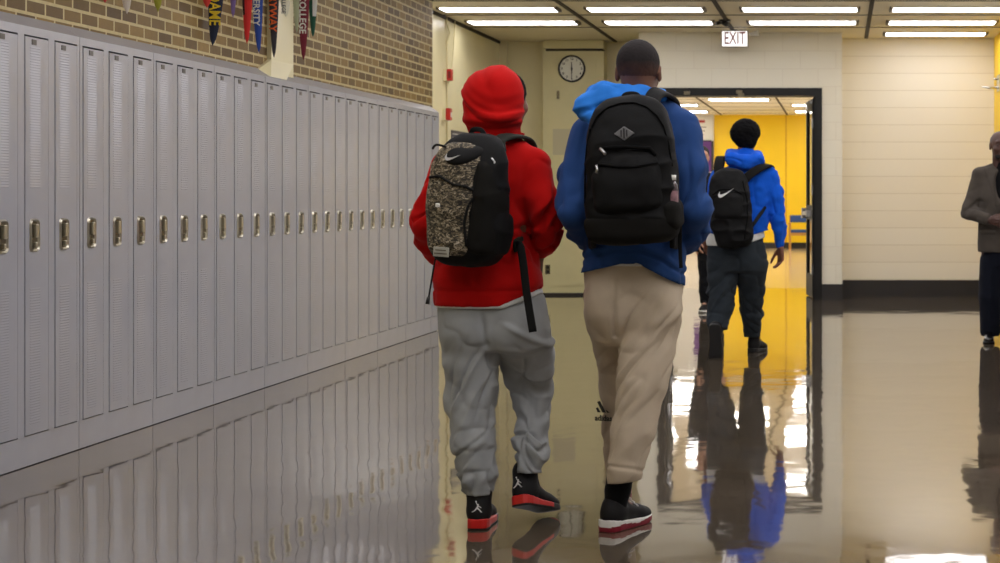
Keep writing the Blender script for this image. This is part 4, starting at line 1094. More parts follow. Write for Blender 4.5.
strap(pk.root, pk.loc, [a(516, 245, 6.34), a(520, 246, 6.33), a(523, 262, 6.33), a(527, 295, 6.33), a(533, 332, 6.33)], .0145, .002, M['web'], 'hanging_strap_end', nrm=[(0, -1, 0)]*5)
strap(pk.root, pk.loc, [a(436, 255, 6.3), a(433, 272, 6.28), a(430, 290, 6.28), a(428, 302, 6.28)], .0028, .0028, M['web'], 'hanging_cord')
MB().tube([a(428.6, 297, 6.28), a(427.5, 304, 6.28)], [.006, .008], 8).build('cord_stopper', M['black'], pk.root, pk.loc, smooth=True)
# ================================================================ the boy in the navy hoodie
L = V3(X(632, D0), D0, 0)
RT = person(L, 'tall boy with short hair walking away in navy hoodie and beige sweatpants')
hf = frame((.05, 1, -.08))
J = dict(pel=a(632, 290, 6.5), neck=a(640, 112, 6.5), head=a(638.5, 73, 6.50), hf=hf, hs=1.0,
    shL=a(590, 135, 6.5), shR=a(680, 131, 6.5), elL=a(574, 212, 6.36), elR=a(694, 210, 6.42), wrL=a(592, 243, 6.64), wrR=a(686, 246, 6.64),
    hipL=a(605, 296, 6.5), hipR=a(655, 296, 6.5), knL=a(618, 385, 6.74), knR=a(646, 384, 6.44), toL=0, toR=0)
s1 = V3(X(605, 6.36), 6.36, 0); toe = V3(X(642, 6.585), 6.585, .0); f1 = unit(toe-s1)
s2 = V3(X(616, 7.02), 7.02, 0); f2 = unit((-.05, 1, 0))
J['anR'] = s1+f1*.062+V3(0, 0, .10); J['toR'] = s1+f1*.2+V3(0, 0, .045)
J['anL'] = s2+f2*.062+V3(0, 0, .10); J['toL'] = s2+f2*.2+V3(0, 0, .045)
J['hdL'] = (V3(.6, .7, -.1), V3(.1, .1, 1), V3(.6, -.8, 0), .7); J['hdR'] = (V3(-.6, .7, -.1), V3(-.1, .1, 1), V3(-.6, -.8, 0), .7)
sk = skin('skin_dark_brown', srgb(116, 78, 60))
build(body_vol(J, .0055, .98), 'body', sk, RT, L)
fade_hair, nt, b = new_mat('cropped_hair_fading_at_the_nape')
tc = N(nt, 'ShaderNodeTexCoord'); sp = N(nt, 'ShaderNodeSeparateXYZ'); nt.links.new(tc.outputs['Object'], sp.inputs[0])
nz = N(nt, 'ShaderNodeTexNoise'); nz.inputs['Scale'].default_value = 40; nz.inputs['Detail'].default_value = 4; nt.links.new(tc.outputs['Object'], nz.inputs['Vector'])
mm = N(nt, 'ShaderNodeMath', operation='MULTIPLY_ADD'); mm.inputs[1].default_value = .03; nt.links.new(nz.outputs['Fac'], mm.inputs[0]); nt.links.new(sp.outputs['Z'], mm.inputs[2])
mr = N(nt, 'ShaderNodeMapRange'); zh = J['head'][2]; mr.inputs['From Min'].default_value = zh-.02; mr.inputs['From Max'].default_value = zh+.055; nt.links.new(mm.outputs[0], mr.inputs['Value'])
rr_ = ramp(nt, [(0, srgb(100, 68, 54)), (1, srgb(34, 29, 30))]); nt.links.new(mr.outputs[0], rr_.inputs[0]); nt.links.new(rr_.outputs[0], b.inputs['Base Color'])
b.inputs['Roughness'].default_value = .85; b.inputs['Specular IOR Level'].default_value = .25
v = Vol(J['head']-.17, J['head']+.17, .0045)
v.ell(at(hf, J['head'], (0, -.012, .034)), (.0805, .101, .0895), rot=hf, k=0)
v.ell(at(hf, J['head'], (0, .12, -.02)), (.075, .075, .095), rot=hf, op='s').plane(at(hf, J['head'], (0, 0, -.022)), (0, .1, -1))
for x in (-1, 1): v.ell(at(hf, J['head'], (x*.085, .012, -.005)), (.016, .028, .04), rot=hf, op='s', k=.004)
build(v, 'hair', fade_hair, RT, L, disp=lambda p: .0022*(vnoise(p*260)-.5))
navy_ = cloth('navy_fleece', srgb(42, 72, 126), bscale=330, noise=.05); hoodb = cloth('bright_blue_hood_fleece', srgb(46, 122, 214), bscale=330, noise=.05)  # hood fleece is a brighter blue than the hoodie body
v = Vol((X(545, 6.5), 6.2, Z(298, 6.5)), (X(722, 6.5), 6.95, Z(84, 6.5)), .006)
v.loft([stn(296, 582, 683, .156), stn(280, 581, 685, .158), stn(262, 581, 684, .154), stn(235, 584, 682, .13), stn(190, 580, 690, .13), stn(150, 580, 692, .13), stn(126, 592, 682, .11), stn(112, 606, 668, .085)], n=2.5, soft=.03)
v.cap(a(612, 118, 6.5), a(590, 136, 6.5), .062, .068, .04).cap(a(660, 114, 6.5), a(681, 132, 6.5), .064, .070, .04)
v.chain([(J['shL'], .073), (a(578, 175, 6.45), .069), (J['elL'], .058), (a(581, 228, 6.52), .053), (a(590, 241, 6.62), .044)], .025)
v.chain([(J['shR'], .073), (a(689, 172, 6.45), .070), (J['elR'], .060), (a(692, 230, 6.52), .055), (a(686, 243, 6.62), .046)], .025)
v.plane(a(626, 262.5, 6.5), (.23, 0, -1), lo=(X(545, 6.5), 6.2, 0), hi=(X(626, 6.5), 7, .98))
v.plane(a(626, 262.5, 6.5), (0, 0, -1), lo=(X(626, 6.5)-.006, 6.2, 0), hi=(X(644, 6.5), 7, .98)).plane(a(643, 262.5, 6.5), (-.56, 0, -1), lo=(X(643, 6.5)-.006, 6.2, 0), hi=(X(722, 6.5), 7, .98))
def hem(x): return np.interp(x, [X(580, 6.5), X(604, 6.5), X(625, 6.5), X(645, 6.5), X(664, 6.5), X(684, 6.5)], [Z(271, 6.5), Z(265, 6.5), Z(262, 6.5), Z(264, 6.5), Z(271, 6.5), Z(286, 6.5)])
def hd(p):
    d = drape(p, (5, 5, 5), .007, 11)
    d += folds(p, J['shR'], J['elR'], .012, 9, .8, .75, .4, 11, .15, .35)+folds(p, J['elR'], J['wrR'], .014, 7, 1.0, .35, .6, 12, .12, .3)
    d += folds(p, J['shL'], J['elL'], .012, 9, .8, .75, .4, 13, .15, .3)+folds(p, J['elL'], J['wrL'], .014, 7, 1, .4, .5, 14, .12)
    h_ = hem(p[:, 0])+.045; c_ = (np.abs(p[:, 0]-L[0]) < .21)
    d -= .007*np.exp(-((p[:, 2]-h_)/.006)**2)*c_
    d += .006*np.exp(-((p[:, 2]-h_-.022)/.014)**2)*c_
    return d
build(v, 'hoodie', navy_, RT, L, disp=hd)
# hood lying on the shoulders, slipped to the left
v = Vol((X(562, 6.5), 6.22, Z(136, 6.5)), (X(676, 6.5), 6.75, Z(74, 6.5)), .005)
v.chain([(a(657, 96, 6.46), .030), (a(642, 95, 6.405), .035), (a(622, 96, 6.385), .040), (a(604, 99, 6.36), .050), (a(590, 107, 6.35), .050)], .02, ((0, 0, 1), 1.0))
v.chain([(a(589, 108, 6.35), .050), (a(595, 119, 6.30), .028), (a(600, 128, 6.28), .012)], .02).cap(a(604, 100, 6.36), a(640, 99, 6.37), .05, .032, .03)
v.chain([(a(590, 106, 6.36), .046), (a(598, 96, 6.46), .044), (a(612, 92, 6.56), .036), (a(630, 96, 6.62), .032), (a(652, 96, 6.58), .032), (a(660, 95, 6.50), .028)], .02)
def hd2(p):
    q = p-a(585, 108, 6.4); t = q[:, 2]*1.0-.28*q[:, 0]
    d = .010*(vnoise(np.stack([p[:, 0]*6, p[:, 1]*6, t*40], 1))-.5)*2*np.clip(q[:, 0]*6+.7, .2, 1)
    d += .007*(ridged(np.stack([p[:, 0]*4+3, p[:, 1]*5, t*26+1.5], 1))**2-.4)
    return d+drape(p, (9, 9, 9), .004, 4)
build(v, 'hood', hoodb, RT, L, disp=hd2)
v = Vol((X(575, 6.5), 6.3, Z(290, 6.5)), (X(690, 6.5), 6.7, Z(240, 6.5)), .006)
v.loft([stn(288, 588, 677, .142), stn(268, 588, 677, .142), stn(245, 590, 676, .118)], n=2.4).plane(a(632, 265, 6.5), (0, 0, -1))
build(v, 'undershirt', cloth('white_cotton', srgb(222, 222, 220)), RT, L)
# beige sweatpants
v = Vol((X(575, 6.5), 6.2, Z(500, 6.5)), (X(700, 6.5), 7.25, Z(245, 6.5)), .006)
v.loft([stn(345, 598, 670, .09), stn(320, 590, 679, .118), stn(295, 585, 683, .130), stn(270, 584, 683, .130), stn(252, 590, 676, .118)], n=2.3)
v.chain([(a(651, 312, 6.5), .116), (a(648, 345, 6.47), .104), (a(642, 385, 6.43), .092), (a(633, 430, 6.40), .080), (a(625, 470, 6.38), .068), (a(624, 478, 6.38), .066)], .015)
v.chain([(a(610, 312, 6.52), .098), (a(616, 350, 6.64), .088), (a(620, 385, 6.74), .078), (a(619.5, 430, 6.88), .066), (a(621.5, 474, 7.04), .058)], .012)
v.ell(a(610, 306, 6.43), (.085, .072, .085), k=.05); v.ell(a(655, 308, 6.43), (.085, .072, .085), k=.05)
v.plane(a(624, 481, 6.38), (.12, 0, -1), lo=(X(570, 6.5), 6.2, 0), hi=(X(700, 6.5), 6.62, .3)); v.plane(a(617, 478, 7.06), (0, 0, -1), lo=(X(570, 6.5), 6.62, 0), hi=(X(700, 6.5), 7.3, .35))
rA, rB, lA, lB = a(651, 312, 6.5), a(624, 478, 6.38), a(610, 312, 6.52), a(617, 470, 7.04)
def pd(p):
    far = (p[:, 1] > 6.5+.40*np.clip(Z(300, 6.5)-p[:, 2], 0, 1)) | (p[:, 0] < X(614, 6.5))
    d = drape(p, (5, 5, 5), .006, 21)
    d += np.where(far, folds(p, lA, lB, .009, 9, .7, .5, .5, 22, .17, .5), folds(p, rA, rB, .013, 11, .7, .42, .22, 23, .18, .9)+folds(p, rA, rB, .013, 10, .7, .05, .16, 24, .2, 1.4)+folds(p, rA, rB, .006, 8, .8, .75, .25, 25, .15, .4))
    t = (p-rA)@unit(rB-rA)/np.linalg.norm(rB-rA)
    d -= .006*np.exp(-((t-.945)/.008)**2)*(p[:, 1] < 6.6)      # cuff seam
    d -= .012*np.exp(-((p[:, 0]-X(619, 6.5))/.008)**2)*(p[:, 2] < Z(262, 6.5))*(p[:, 2] > Z(335, 6.5))*(p[:, 1] < 6.5)
    return d*np.clip((Z(276, 6.5)-p[:, 2])*14, 0, 1)
build(v, 'sweatpants', cloth('beige_fleece', srgb(200, 184, 162), bscale=300, noise=.06), RT, L, disp=pd)
# dark three-bar mark with wordmark on the left leg
lb = MB()
lf_ = frame((.35, 1, 0)); oc = a(609, 412, 6.815)+V3(-.004, -.068, 0)
lb.prism([(-.026, 0, .072), (-.014, 0, .076), (.020, 0, .006), (.006, 0, .006)], (0, -.001, 0), (0, .003, 0)).prism([(-.036, 0, .046), (-.025, 0, .05), (.0, 0, .006), (-.014, 0, .006)], (0, -.001, 0), (0, .003, 0)).prism([(-.042, 0, .022), (-.034, 0, .025), (-.022, 0, .006), (-.034, 0, .006)], (0, -.001, 0), (0, .003, 0))
lg = place(lb, lf_, oc).build('logo', M['black'], RT, tuple(L))
text_mesh('adidas', 'logo_word', M['black'], .030, .001, Matrix.Translation(Vector(oc+V3(-.008, -.002, -.016))) @ Matrix.Rotation(-.34, 4, 'Z') @ RX, lg, tuple(L), bold=.001)
# socks and shoes
v = Vol((X(590, 6.4), 6.25, 0), (X(655, 6.4), 6.65, .33), .005)
v.chain([(J['anR']+unit(J['knR']-J['anR'])*.19, .048), (J['anR']+unit(J['knR']-J['anR'])*.05, .044), (J['anR']+V3(0, .006, -.03), .042)], .02)
build(v, 'sock', M['sock'], RT, L)
v = Vol((X(595, 7), 6.95, 0), (X(650, 7), 7.3, .33), .005)
v.chain([(J['anL']+unit(J['knL']-J['anL'])*.17, .046), (J['anL']+unit(J['knL']-J['anL'])*.05, .042), (J['anL']+V3(0, .006, -.03), .040)], .02)
build(v, 'sock', M['sock'], RT, L)
sf = lambda c: np.where(c[:, 2] < .014+.010*np.abs(np.sin(c[:, 1]*17+.6)), 1, 0)
sred = mat('dark_red_outsole', srgb(136, 22, 44), .4)
for o_, f_ in ((s1, f1), (s2, f2)):
    q = shoe('run', o_, f_, (0, 0, 1), [M['shoe_black'], [M['sole_white'], sred]], RT, tuple(L), 1.0, sf, laces=M['sole_white'])
# backpack
S_ = [(-.27, 0, .01, .125, .085), (-.245, 0, 0, .155, .10), (-.20, 0, 0, .166, .102), (-.09, 0, 0, .168, .10), (.03, 0, 0, .160, .098), (.12, .0, 0, .152, .09), (.19, 0, .01, .136, .078), (.235, 0, .02, .112, .062), (.258, 0, .03, .08, .04)]
pk = Pack(a(631, 168, 6.235), math.radians(4), S_, 2.9, math.radians(2), label='large plain black backpack with diamond patch worn by the boy in navy')
pk.solid('main_compartment', S_, M['pack'], wr=.010, seed=2)
pk.solid('base_panel', [(s_[0], s_[1], s_[2], s_[3]+.004, s_[4]+.004) for s_ in S_ if s_[0] < -.15]+[(-.165, 0, 0, .168, .102)], M['pack_dull'], wr=.006, seed=6, soft=.02)
pf = pk.solid('front_pocket', [(-.165, .0, -.04, .11, .085), (-.14, .0, -.04, .125, .092), (-.05, .0, -.04, .128, .092), (.03, .002, -.03, .118, .085), (.075, .002, -.02, .10, .075)], M['pack'], wr=.011, seed=8)
old = pk.st
pk.st = [(-.165, .0, -.04, .11, .085), (-.05, .0, -.04, .128, .092), (.03, .002, -.03, .118, .085), (.075, .002, -.02, .10, .08), (.1, 0, -.02, .1, .08)]
pk.line([(-.105, .052), (-.085, .07), (0, .072), (.085, .064), (.105, .04)], .007, M['zip'], 'zipper', -.004)
pk.line([(-.11, .002), (-.09, .014), (-.03, .004), (.04, .0), (.11, .012)], .005, M['zip'], 'zipper', -.003)
pk.st = old
place(MB().tube([(0, 0, 0), (.012, -.004, -.012), (.02, -.006, -.022)], .0055, 8), pk.F, pk.W((-.085, -.118, .07))).build('zip_pull', M['zip_metal'], pk.root, pk.loc, smooth=True)
place(MB().tube([(0, 0, 0), (.004, -.004, -.016), (.0, -.006, -.028)], .005, 8), pk.F, pk.W((-.10, -.118, .012))).build('zip_pull', M['zip_metal'], pk.root, pk.loc, smooth=True)
pk.line([(-.158, -.12), (-.155, 0), (-.145, .08), (-.13, .14), (-.105, .185), (-.07, .215), (-.02, .23), (.03, .23), (.075, .212), (.11, .18), (.133, .14), (.147, .08), (.156, 0)], .0035, M['zip'], 'zipper', -.001)
dia = MB().prism([(-.036, 0, 0), (0, 0, -.025), (.036, 0, 0), (0, 0, .025)], (0, -.005, 0), (0, .004, 0))
yy = pk.surf(-.008, .125)-.002
dp = place(dia, pk.F, pk.W((-.002, yy-.002, .120))).build('diamond_patch', mat('grey_rubber_patch', srgb(120, 120, 122), .45), pk.root, pk.loc, bevel=.002)
d2 = MB()
for x in (-.010, .010): d2.box(x-.0025, x+.0025, -.0065, -.004, -.012, .012)
d2.box(-.003, .003, -.0065, -.004, -.018, .018)
place(d2, pk.F, pk.W((-.002, yy-.002, .120))).build('patch_mark', mat('patch_dark', srgb(46, 46, 48), .5), dp, pk.loc)
pk.solid('side_pocket', [(-.23, .14, .0, .035, .085), (-.17, .145, .0, .036, .088), (-.11, .145, .0, .032, .08)], M['pack_dull'], wr=.008, seed=4)
strap(pk.root, pk.loc, [pk.W((-.03, .05, .235)), pk.W((-.02, .045, .262)), pk.W((.02, .045, .262)), pk.W((.035, .05, .235))], .011, .004, M['web'], 'haul_loop')
strap(pk.root, pk.loc, [a(650, 122, 6.30), a(651, 106, 6.32), a(655, 94.5, 6.36), a(663, 92.5, 6.42), a(672, 100, 6.52), a(677, 118, 6.63), a(683, 160, 6.66), a(684, 205, 6.66), a(680, 238, 6.50), a(672, 240, 6.32)], .030, .009, M['pack'], 'shoulder_strap',
      nrm=[(.1, -1, 0), (.1, -1, .2), (.2, -.7, .7), (.4, -.2, .9), (.5, .4, .8), (.3, 1, .2), (.2, 1, 0), (.6, .8, 0), (1, .2, 0), (1, -.3, 0)])
strap(pk.root, pk.loc, [a(613, 122, 6.31), a(606, 110, 6.34), a(601, 105, 6.42), a(597, 108, 6.52), a(592, 125, 6.64), a(588, 165, 6.66), a(586, 205, 6.66), a(588, 238, 6.50), a(594, 240, 6.32)], .030, .009, M['pack'], 'shoulder_strap',
      nrm=[(-.1, -1, .3), (-.2, -.7, .7), (-.3, -.2, .9), (-.4, .3, .9), (-.3, 1, .2), (-.2, 1, 0), (-.6, .8, 0), (-1, .2, 0), (-1, -.3, 0)])
strap(pk.root, pk.loc, [a(679, 205, 6.30), a(680, 222, 6.31), a(680, 245, 6.335), a(681, 268, 6.345)], .007, .002, M['web'], 'hanging_strap_end', nrm=[(0.2, -1, 0)]*4)
# drink bottle in the side pocket: a thing of its own
bo = a(672, 197, 6.19); bt = empty('drink_bottle', tuple(bo)); tag(bt, 'bottle with pinkish white label in the side pocket of the large black backpack', 'bottle')
t = MB().tube([(0, 0, -.075), (0, 0, -.07), (0, 0, .03), (0, 0, .045), (0, 0, .06)], [.018, .022, .022, .018, .011], 20)
t.build('container', mat('clear_plastic_dark', srgb(70, 56, 62), .15, coat=.5), bt, smooth=True)
MB().tube([(0, 0, -.045), (0, 0, .022)], .0227, 20).build('wrapper', mat('pink_label', srgb(140, 104, 112), .4, noise=.45, nscale=60), bt, smooth=False)
MB().tube([(0, 0, .06), (0, 0, .078)], .0145, 16).build('cap', M['white_plastic'], bt, smooth=True)
# ================================================================ the boy in royal blue ahead of them
DC = 13.4; sx_ = DC/6.5
def st2(D, cy):
    return lambda py, l, r_, ry, n=None: (Z(py, D), (X(l, D)+X(r_, D))/2, cy, (X(r_, D)-X(l, D))/2, ry)
L = V3(X(738, DC), DC, 0); sC = st2(DC, DC)
RT = person(L, 'boy in royal blue hoodie, black cap and dark pants walking towards the doors')
hf = frame((.18, 1, -.1))
J = dict(pel=a(736, 247, DC), neck=a(744, 163, DC), head=a(746.5, 138, DC+.02), hf=hf, hs=1.0,
    shL=a(720, 176, DC), shR=a(768, 176, DC), elL=a(710, 212, DC-.02), elR=a(778, 212, DC), wrL=a(706, 240, DC+.12), wrR=a(780.5, 247, DC+.03),
    hipL=a(723, 250, DC), hipR=a(748, 250, DC), knL=a(719, 298, DC+.03), knR=a(748, 294, DC+.22))
fl = unit((.02, .30, -1)); hl = V3(X(714.5, 13.16), 13.16, .26)           # rear foot: on its toes, sole towards us
FrL = frame(fl, (.0, 1, .25)); J['anL'] = hl+FrL@V3(0, .062, .11); J['toL'] = hl+FrL@V3(0, .2, .045)
s2 = V3(X(751, 13.72), 13.72, 0); f2 = unit((.36, 1, 0)); J['anR'] = s2+f2*.062+V3(0, 0, .10); J['toR'] = s2+f2*.2+V3(0, 0, .045)
J['hdR'] = (V3(.02, .1, -1), V3(-.5, .8, 0), V3(-.8, -.4, 0), .6, 1.15); J['hdL'] = (V3(.1, .3, -1), V3(.5, .8, 0), V3(.8, -.4, 0), .45, 1.0)
skc = skin('skin_mid_brown', srgb(122, 78, 60))
build(body_vol(J, .0065, 1.0), 'body', skc, RT, L)
v = Vol(J['head']-.2, J['head']+.2, .006)
v.ell(at(hf, J['head'], (0, -.02, .045)), (.112, .122, .108), rot=hf, k=0).ell(at(hf, J['head'], (-.03, -.065, .02)), (.085, .07, .07), rot=hf, k=.04).ell(at(hf, J['head'], (.01, -.035, -.045)), (.075, .07, .05), rot=hf, k=.03)
v.ell(at(hf, J['head'], (0, .13, -.04)), (.085, .09, .09), rot=hf, op='s')
build(v, 'cap', mat('black_knit_cap', srgb(14, 14, 15), .9, spec=.1, bump=.8, bscale=120), RT, L, disp=lambda p: drape(p, (9, 9, 14), .006, 3))
bluC = cloth('royal_blue_fleece', srgb(20, 88, 206), bscale=250, noise=.05)
v = Vol((X(694, DC), DC-.3, Z(262, DC)), (X(796, DC), DC+.35, Z(140, DC)), .0075)
v.loft([sC(250, 707, 766, .14), sC(238, 706, 767, .15), sC(228, 706, 768, .15), sC(205, 712, 770, .145), sC(185, 714, 774, .145), sC(170, 722, 768, .12), sC(162, 732, 758, .09)], n=2.4)
v.chain([(J['shR'], .078), (a(775, 195, DC), .068), (J['elR'], .060), (a(779.5, 232, DC+.02), .055), (a(780, 243, DC+.03), .044)], .03)
v.chain([(J['shL'], .075), (J['elL'], .062), (J['wrL'], .045)], .03)
v.chain([(a(731, 158, DC-.10), .05), (a(745, 162, DC-.15), .055), (a(757, 160, DC-.08), .05), (a(757, 156, DC+.06), .045), (a(745, 156, DC+.11), .04), (a(731, 155, DC+.04), .05), (a(731, 158, DC-.10), .05)], .03)
v.cap(a(745, 165, DC), a(745, 155, DC), .085, .08, .03)
v.plane(a(735, 240, DC), (-.30, 0, -1), lo=(X(694, DC), DC-.3, 0), hi=(X(735, DC), DC+.3, .98)).plane(a(735, 240, DC), (.30, 0, -1), lo=(X(735, DC), DC-.3, 0), hi=(X(771.5, DC), DC+.3, .98))
def hd(p):
    d = drape(p, (4, 4, 6), .012, 31)+folds(p, J['shR'], J['elR'], .014, 9, .7, .8, .5, 32, .16, .4)+folds(p, J['elR'], J['wrR'], .014, 9, .7, .3, .6, 33, .13, .3)
    q = p-a(744, 165, DC); d += .014*(ridged(np.stack([q[:, 0]*5, q[:, 1]*5, q[:, 2]*20+np.abs(q[:, 0])*14], 1))**2-.4)*np.exp(-(q[:, 2]/.09)**2)*(q[:, 1] < .05)
    return d
build(v, 'hoodie', bluC, RT, L, disp=hd)
v = Vol((X(700, DC), DC-.25, Z(254, DC)), (X(772, DC), DC+.25, Z(225, DC)), .0075)
v.loft([sC(252, 707, 764, .142), sC(240, 706, 765, .142), sC(228, 708, 764, .13)], n=2.4)
v.plane(a(738, 245.5, DC), (.0, 0, -1)); v.plane(a(745, 244.5, DC), (.35, 0, -1), lo=(X(745, DC), DC-.3, 0), hi=(X(790, DC), DC+.3, 1))
build(v, 'undershirt', cloth('white_cotton', srgb(226, 226, 222)), RT, L)
v = Vol((X(694, DC), DC-.3, Z(348, DC)), (X(780, DC), DC+.65, Z(228, DC)), .0075)
v.loft([sC(272, 708, 765, .12), sC(258, 706, 767, .14), sC(240, 708, 763, .138), sC(232, 712, 760, .12)], n=2.3)
v.chain([(a(723, 262, DC), .125), (a(721, 290, DC), .112), (a(720, 310, DC-.02), .094), (a(717.5, 326, DC-.09), .074)], .02)
v.chain([(a(751, 262, DC), .122), (a(751, 290, DC+.14), .104), (a(751, 312, DC+.24), .084), (a(752.5, 336, DC+.35), .066)], .02)
v.plane(a(716, 330, DC-.08), (0, -.3, -1), lo=(X(690, DC), DC-.4, 0), hi=(X(737, DC), DC+.6, .25)); v.plane(a(752, 337, DC+.33), (0, 0, -1), lo=(X(737, DC), DC-.4, 0), hi=(X(785, DC), DC+.7, .25))
def pd(p):
    left = p[:, 0] < X(736, DC); d = drape(p, (4, 4, 5), .011, 41)
    return d+np.where(left, folds(p, a(723, 262, DC), a(716, 328, DC-.08), .018, 14, .7, .6, .45, 42, .22, .8), folds(p, a(751, 262, DC), a(752, 332, DC+.33), .015, 12, .7, .75, .4, 43, .2, -.6))
build(v, 'pants', cloth('slate_dark_cotton', srgb(46, 52, 58), bscale=220, noise=.1), RT, L, disp=pd)
shoe('boot', hl, fl, (.0, 1, .25), [M['shoe_black'], [M['sole_black']]], RT, tuple(L), 1.1)
shoe('boot', s2, f2, (0, 0, 1), [M['shoe_black'], [M['sole_black']]], RT, tuple(L), 1.0, laces=M['sock'])
# his slim bag
S_ = [(-.315, .02, .02, .10, .07), (-.28, .015, .01, .135, .09), (-.2, .01, 0, .155, .10), (-.05, 0, 0, .158, .10), (.1, 0, 0, .155, .095), (.2, 0, .01, .142, .08), (.255, 0, .02, .115, .06), (.29, 0, .03, .08, .04)]
pk = Pack(a(730, 207, DC-.24), math.radians(8), S_, 2.5, math.radians(4), label='long slim black backpack with white tick mark worn by the boy in royal blue')
pk.solid('main_compartment', S_, M['pack'], wr=.014, seed=2, h=.007)
pk.solid('front_pocket', [(-.1, .0, -.03, .11, .08), (-.06, .0, -.035, .122, .085), (.06, .0, -.03, .122, .084), (.14, 0, -.02, .10, .07)], M['pack'], wr=.006, seed=8)
pk.line([(-.11, .10), (-.05, .135), (.05, .13), (.115, .09)], .005, M['zip'], 'zipper', -.004)
place(swoosh(.125), pk.F@np.array([[.98, 0, 0], [0, 1, 0], [.17, 0, 1]]), pk.W((.0, pk.surf(0, .1)-.022, .105))).build('logo', M['logo_white'], pk.root, pk.loc)
pk.line([(.11, -.25), (.14, -.1), (.145, .05), (.12, .19)], .005, M['zip'], 'seam_piping', -.001)
strap(pk.root, pk.loc, [a(722, 182, DC-.21), a(718.5, 170, DC-.17), a(719.5, 160, DC-.10), a(721, 158, DC+.0), a(719, 172, DC+.16), a(716, 205, DC+.18), a(712, 228, DC+.05)], .036, .010, M['pack_dull'], 'shoulder_strap',
      nrm=[(0, -1, 0), (0, -1, .3), (0, -.6, .8), (0, .1, 1), (0, 1, .2), (0, 1, 0), (-1, .3, 0)])
strap(pk.root, pk.loc, [a(741, 184, DC-.20), a(750, 174.5, DC-.19), a(761, 167.5, DC-.14), a(769, 165.5, DC-.02), a(771, 173, DC+.13), a(770, 200, DC+.18)], .034, .010, M['pack_dull'], 'shoulder_strap',
      nrm=[(0, -1, .2), (.1, -1, .4), (.1, -.7, .7), (.2, 0, 1), (.3, 1, .3), (.5, 1, 0)])
strap(pk.root, pk.loc, [a(769, 200, DC+.15), a(766, 206, DC-.06), a(757, 219, DC-.165), a(749, 230, DC-.2)], .014, .004, M['web'], 'webbing', nrm=[(1, 0, 0), (.8, -.6, 0), (.2, -1, 0), (.1, -1, 0)])
strap(pk.root, pk.loc, [a(724, 178, DC-.2), a(733, 173.5, DC-.20), a(742, 179, DC-.2)], .012, .006, M['web'], 'haul_loop', nrm=[(0, -1, 0)]*3)

# ================================================================ the man at the right edge, facing us
DM = 14.75; L = V3(X(1001, DM), DM, 0); sM = st2(DM, DM)
RT = person(L, 'man in grey blazer, dark trousers and black shoes standing at the right edge, hands clasped')
hf = frame((.10, -1, -.06))
J = dict(pel=a(1001, 247, DM), neck=a(1000, 172, DM), head=a(1000, 146, DM-.03), hf=hf, hs=1.05,
    shL=a(1021, 175, DM), shR=a(980, 175, DM), elL=a(1034, 214, DM), elR=a(968.5, 212, DM-.02), wrL=a(1012, 222, DM-.24), wrR=a(989, 220, DM-.24),
    hipL=a(1011, 250, DM), hipR=a(991, 250, DM), knL=a(1013, 296, DM-.01), knR=a(990, 296, DM-.03), toL=0, toR=0)
s1 = V3(X(990.5, 14.72), 14.83, 0); f1 = unit((-.12, -1, 0)); s2 = V3(X(1014, 14.8), 14.86, 0); f2 = unit((.22, -1, 0))
J['anR'] = s1+f1*.062+V3(0, 0, .09); J['toR'] = s1+f1*.2+V3(0, 0, .04); J['anL'] = s2+f2*.062+V3(0, 0, .09); J['toL'] = s2+f2*.2+V3(0, 0, .04)
J['hdR'] = (V3(.95, -.2, -.12), V3(0, -.3, 1), V3(0, 1, .1), .55, 1.0); J['hdL'] = (V3(-.95, -.4, -.1), V3(0, -.3, 1), V3(0, 1, .1), .5, 1.0)
skm = skin('skin_deep_brown', srgb(76, 50, 42))
build(body_vol(J, .0055, 1.02), 'body', skm, RT, L)
hd_ = J['head']
e = MB()
for x in (-1, 1): e.disc(at(hf, hd_, (x*.0322, .0955, .0125)), .0078, hf[:, 1], .003, 14)
e.build('eye', mat('eye_white', srgb(160, 148, 140), .4), RT, tuple(L))
e = MB()
for x in (-1, 1): e.disc(at(hf, hd_, (x*.0322, .0985, .0125)), .0052, hf[:, 1], .002, 12)
e.build('iris', M['black'], RT, tuple(L))
v = Vol(hd_-.17, hd_+.17, .0045)
v.ell(at(hf, hd_, (0, -.016, .033)), (.0825, .1035, .0835), rot=hf, k=0).ell(at(hf, hd_, (0, .082, .09)), (.078, .088, .072), rot=hf, op='s').plane(at(hf, hd_, (0, 0, .004)), (0, 0, -1)).ell(at(hf, hd_, (0, .11, 0)), (.075, .075, .1), rot=hf, op='s')
build(v, 'hair', mat('short_grey_hair', srgb(96, 92, 92), .9, bump=.8, bscale=220), RT, L, disp=lambda p: .002*(vnoise(p*200)-.5))
v = Vol(hd_-.17, hd_+.17, .0045)
v.ell(at(hf, hd_, (0, .055, -.082)), (.053, .050, .040), rot=hf, k=0).ell(at(hf, hd_, (0, .11, -.055)), (.022, .03, .014), rot=hf, op='s', k=.004)
build(v, 'beard', mat('dark_beard', srgb(26, 22, 22), .9, bump=.8, bscale=220), RT, L)
coat = cloth('grey_brown_wool', srgb(74, 68, 62), bscale=220, noise=.1)
def lap(p): return None
v = Vol((X(952, DM), DM-.42, Z(262, DM)), (X(1050, DM), DM+.24, Z(158, DM)), .0075)
v.loft([sM(256, 978, 1026, .155), sM(240, 978, 1026, .16), sM(215, 979, 1024, .145), sM(195, 976, 1027, .145), sM(180, 980, 1022, .12), sM(170, 990, 1012, .09)], n=2.4)
v.cap(a(992, 168.5, DM), J['shR'], .052, .070, .05).cap(a(1009, 168.5, DM), J['shL'], .052, .070, .05)
for q in 'RL': v.chain([(J['sh'+q], .072), (J['el'+q], .060), (J['wr'+q]-(J['wr'+q]-J['el'+q])*.10, .050)], .03)
